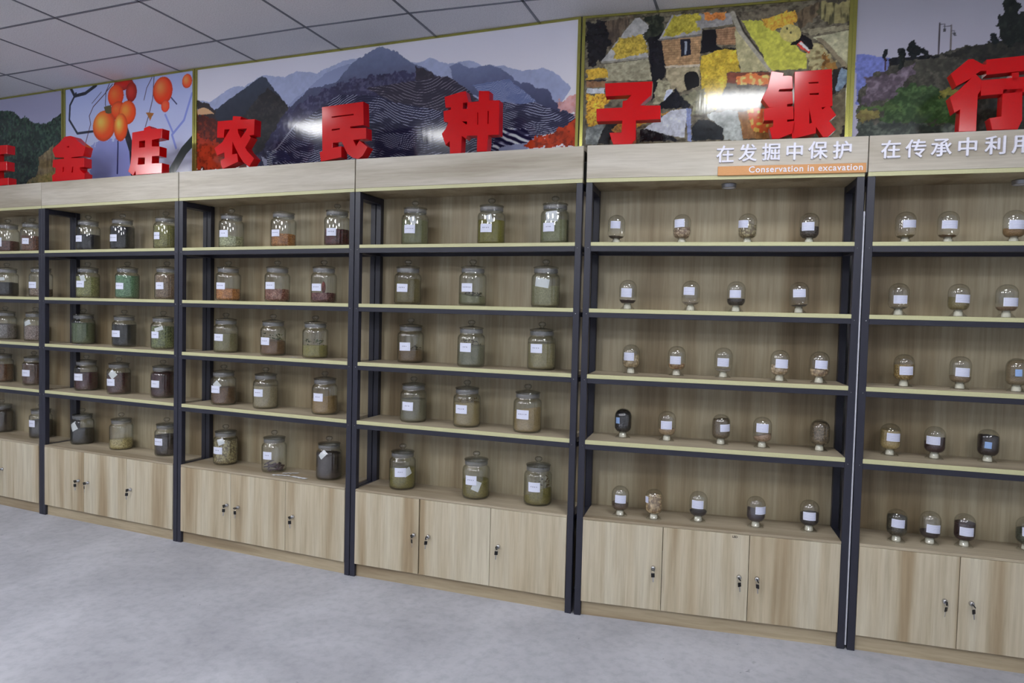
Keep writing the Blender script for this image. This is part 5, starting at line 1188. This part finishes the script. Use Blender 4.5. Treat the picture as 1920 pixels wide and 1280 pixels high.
# inner papers: azimuth offset from the label, height, width, height, rotation
INNER = {'paper': (.15, .125, .05, .03, .35), 'band': (.2, .118, .085, .022, .1), 'fold': (.1, .118, .045, .05, .5), 'slip': (.25, .125, .03, .04, .35),
         'slip2': (.2, .128, .058, .05, .08), 'cardtop': (.35, .125, .052, .022, .3), 'diamond': (.2, .128, .045, .045, .78), 'card': (.3, .14, .04, .035, .4),
         'vpaper': (.1, .142, .05, .03, .75), 'sheet': (0, .118, .072, .042, -.15), 'pent': (.55, .095, .045, .04, .45), 'tail': (.42, .07, .05, .04, 1.2), 'point': (.15, .118, .042, .042, .7)}
HUSK = {'leaf': ((58, 66, 40), (96, 100, 62), 26, .030), 'husk': ((62, 50, 36), (96, 80, 56), 20, .014), 'husk2': ((70, 62, 46), (108, 96, 72), 22, .024),
        'nuts': ((165, 145, 96), (132, 108, 66), 34, .012), 'twig': ((92, 70, 40), (64, 50, 30), 26, .05), 'stem': ((150, 140, 105), (110, 100, 70), 6, .02), 'slantd': ((44, 42, 28), (72, 66, 40), 24, .01)}
def husk_mesh(kind, fill, slope, az, seed):
    c1, c2, n, hgt = HUSK[kind]
    rnd = random.Random(seed); m = MB()
    d = (math.sin(az), -math.cos(az))
    for i in range(n):
        r = JR * .84 * math.sqrt(rnd.random()); t = rnd.uniform(0, 2 * math.pi); x, y = r * math.cos(t), r * math.sin(t)
        z = fill + slope * (x * d[0] + y * d[1]) / JR + rnd.random() * hgt
        L_ = rnd.uniform(.008, .02) if kind != 'nuts' else .003
        dv = Vector((rnd.uniform(-1, 1), rnd.uniform(-1, 1), rnd.uniform(-.3, .6))).normalized() * L_
        p0 = Vector((x, y, z + .003)); p1 = p0 + dv
        q1 = Vector((p1.x, p1.y)); lim = JR - .009
        if q1.length > lim: q1 = q1.normalized() * lim
        p1 = Vector((q1.x, q1.y, min(p1.z, .158))); mid = (p0 + p1) / 2 + Vector((0, 0, .002))
        m.tube([p0, mid, p1], rnd.uniform(.0022, .0042) if kind != 'nuts' else .0048, 6, i % 2, taper=(.4, 1, .35))
    return m.mesh('dried_husks', [plain('husk', c1, .8), plain('husk', c2, .8)])

def cob_mesh():
    m = MB(); pr = [(0, -.032)] + [(.0115 * math.sin(math.pi * (k + .8) / 13.5) ** .6, -.032 + .064 * k / 12) for k in range(12)] + [(0, .034)]
    m.lathe(pr, 16); return m.mesh('corncob', grain_mat((150, 60, 40), (110, 30, 24), 60))
def pods_mesh():
    m = MB(); rnd = random.Random(5)
    for i in range(22):
        z = .011 + .034 * i / 22; r = rnd.uniform(.030, .056); t0 = rnd.uniform(0, 6.28); sp = rnd.uniform(1.2, 2.4)
        pts = [((r) * math.cos(t0 + sp * k / 8), (r) * math.sin(t0 + sp * k / 8), z + .007 * math.sin(k * .5 + i)) for k in range(9)]
        m.tube(pts, .0042, 7, i % 2, taper=(.3, .8, 1, 1, 1, 1, 1, .8, .3))
    return m.mesh('purple_pods', [plain('pod', (88, 56, 76), .4), plain('pod', (52, 32, 46), .4)])

POSW = {'A': {1: None}}
TIERN = {1: 'top tier', 2: 'second tier', 3: 'third tier', 4: 'fourth tier', 5: 'cabinet top'}
from collections import Counter, defaultdict
perT = defaultdict(list)
for r in VESSELS: perT[(r[0], r[1])].append(r[2])
JARG, BOTG = 'glass seed jars on the shelves', 'domed glass seed bottles on the shelves'
SLOPE = {'slant': .014, 'slantd': -.012, 'husk': -.002, 'stem': .002}
for vi, (u, l, s, d, fill, L, c1, c2, sc, ex, look) in enumerate(VESSELS):
    kind = 'jar' if u in 'ABCD' else 'bottle'
    z = H['ct'] if l == 5 else H['s%d' % l]
    noun = 'jar' if kind == 'jar' else 'bottle'
    lk = look if noun in look else noun + ' holding ' + look
    o = empty('glass_jar' if kind == 'jar' else 'display_bottle', upt(u, s, d, z + .0003), frame_of(u)[1])
    tag(o, '%s, %s of %s' % (lk, TIERN[l], BAY[u]), noun, JARG if kind == 'jar' else BOTG)
    sl = SLOPE.get(ex, 0); az = 1.2
    rnd = random.Random(vi)
    if sl == 0 and kind == 'jar' and 'full' not in look: sl = rnd.uniform(-.006, .006)
    if look.startswith('maroon beans, sloping'): sl = .012
    if 'banked to the left' in look: sl, az = .012, -1.3
    if 'banked high' in look: sl = .035
    if 'banked to one side' in look or 'sloping up right' in look: sl = .012
    if kind == 'jar':
        link('jar_body', ME_JAR, o); link('frosted_collar', ME_COL, o)
        link('lid', ME_LIDF if ex == 'knobless' else ME_LID, o)
        if ex == 'pods': link('purple_pods', pods_mesh(), o)
        else:
            link('seeds', contents_mesh('jar', max(.02, fill), sl, az, c1, c2, sc, vi, .004 if sc < 60 else .002), o)
        th0 = (L[0] + L[1]) / 2 if L else 0.0
        if ex in INNER:
            da, zc, w, h, ro = INNER[ex]
            m = MB(); wrap_patch(m, JR - .0031, th0 + da, zc, w, h, ro, 0, .0003, 12); m.build('inner_paper', M_PAPER, o)
        if ex in HUSK: link('dried_husks', husk_mesh(ex, max(.02, fill), sl, az, vi), o)
        if ex == 'cob': link('corncob', cob_mesh(), o, (.014, -.02, .085), (.18, .12, 0))
    else:
        link('bottle_glass', ME_BOT, o); link('glass_foot', ME_FOOT, o); link('stopper', ME_STOP, o)
        link('seeds', contents_mesh('bottle', max(BZ + .011, fill), sl if sl else rnd.uniform(-.003, .004), az, c1, c2, sc, vi, .007 if sc < 50 else .002), o)
        if ex == 'sticks':
            m = MB(); m.tube([(-.005, -.01, .08), (-.022, -.012, .118)], .0016, 6); m.tube([(.015, -.008, .08), (.027, -.005, .116)], .0028, 6)
            m.build('dry_sticks', plain('stick', (190, 170, 120), .8), o)
    if L: link('paper_label', label_mesh(kind, L, vi, ex == 'blue'), o)
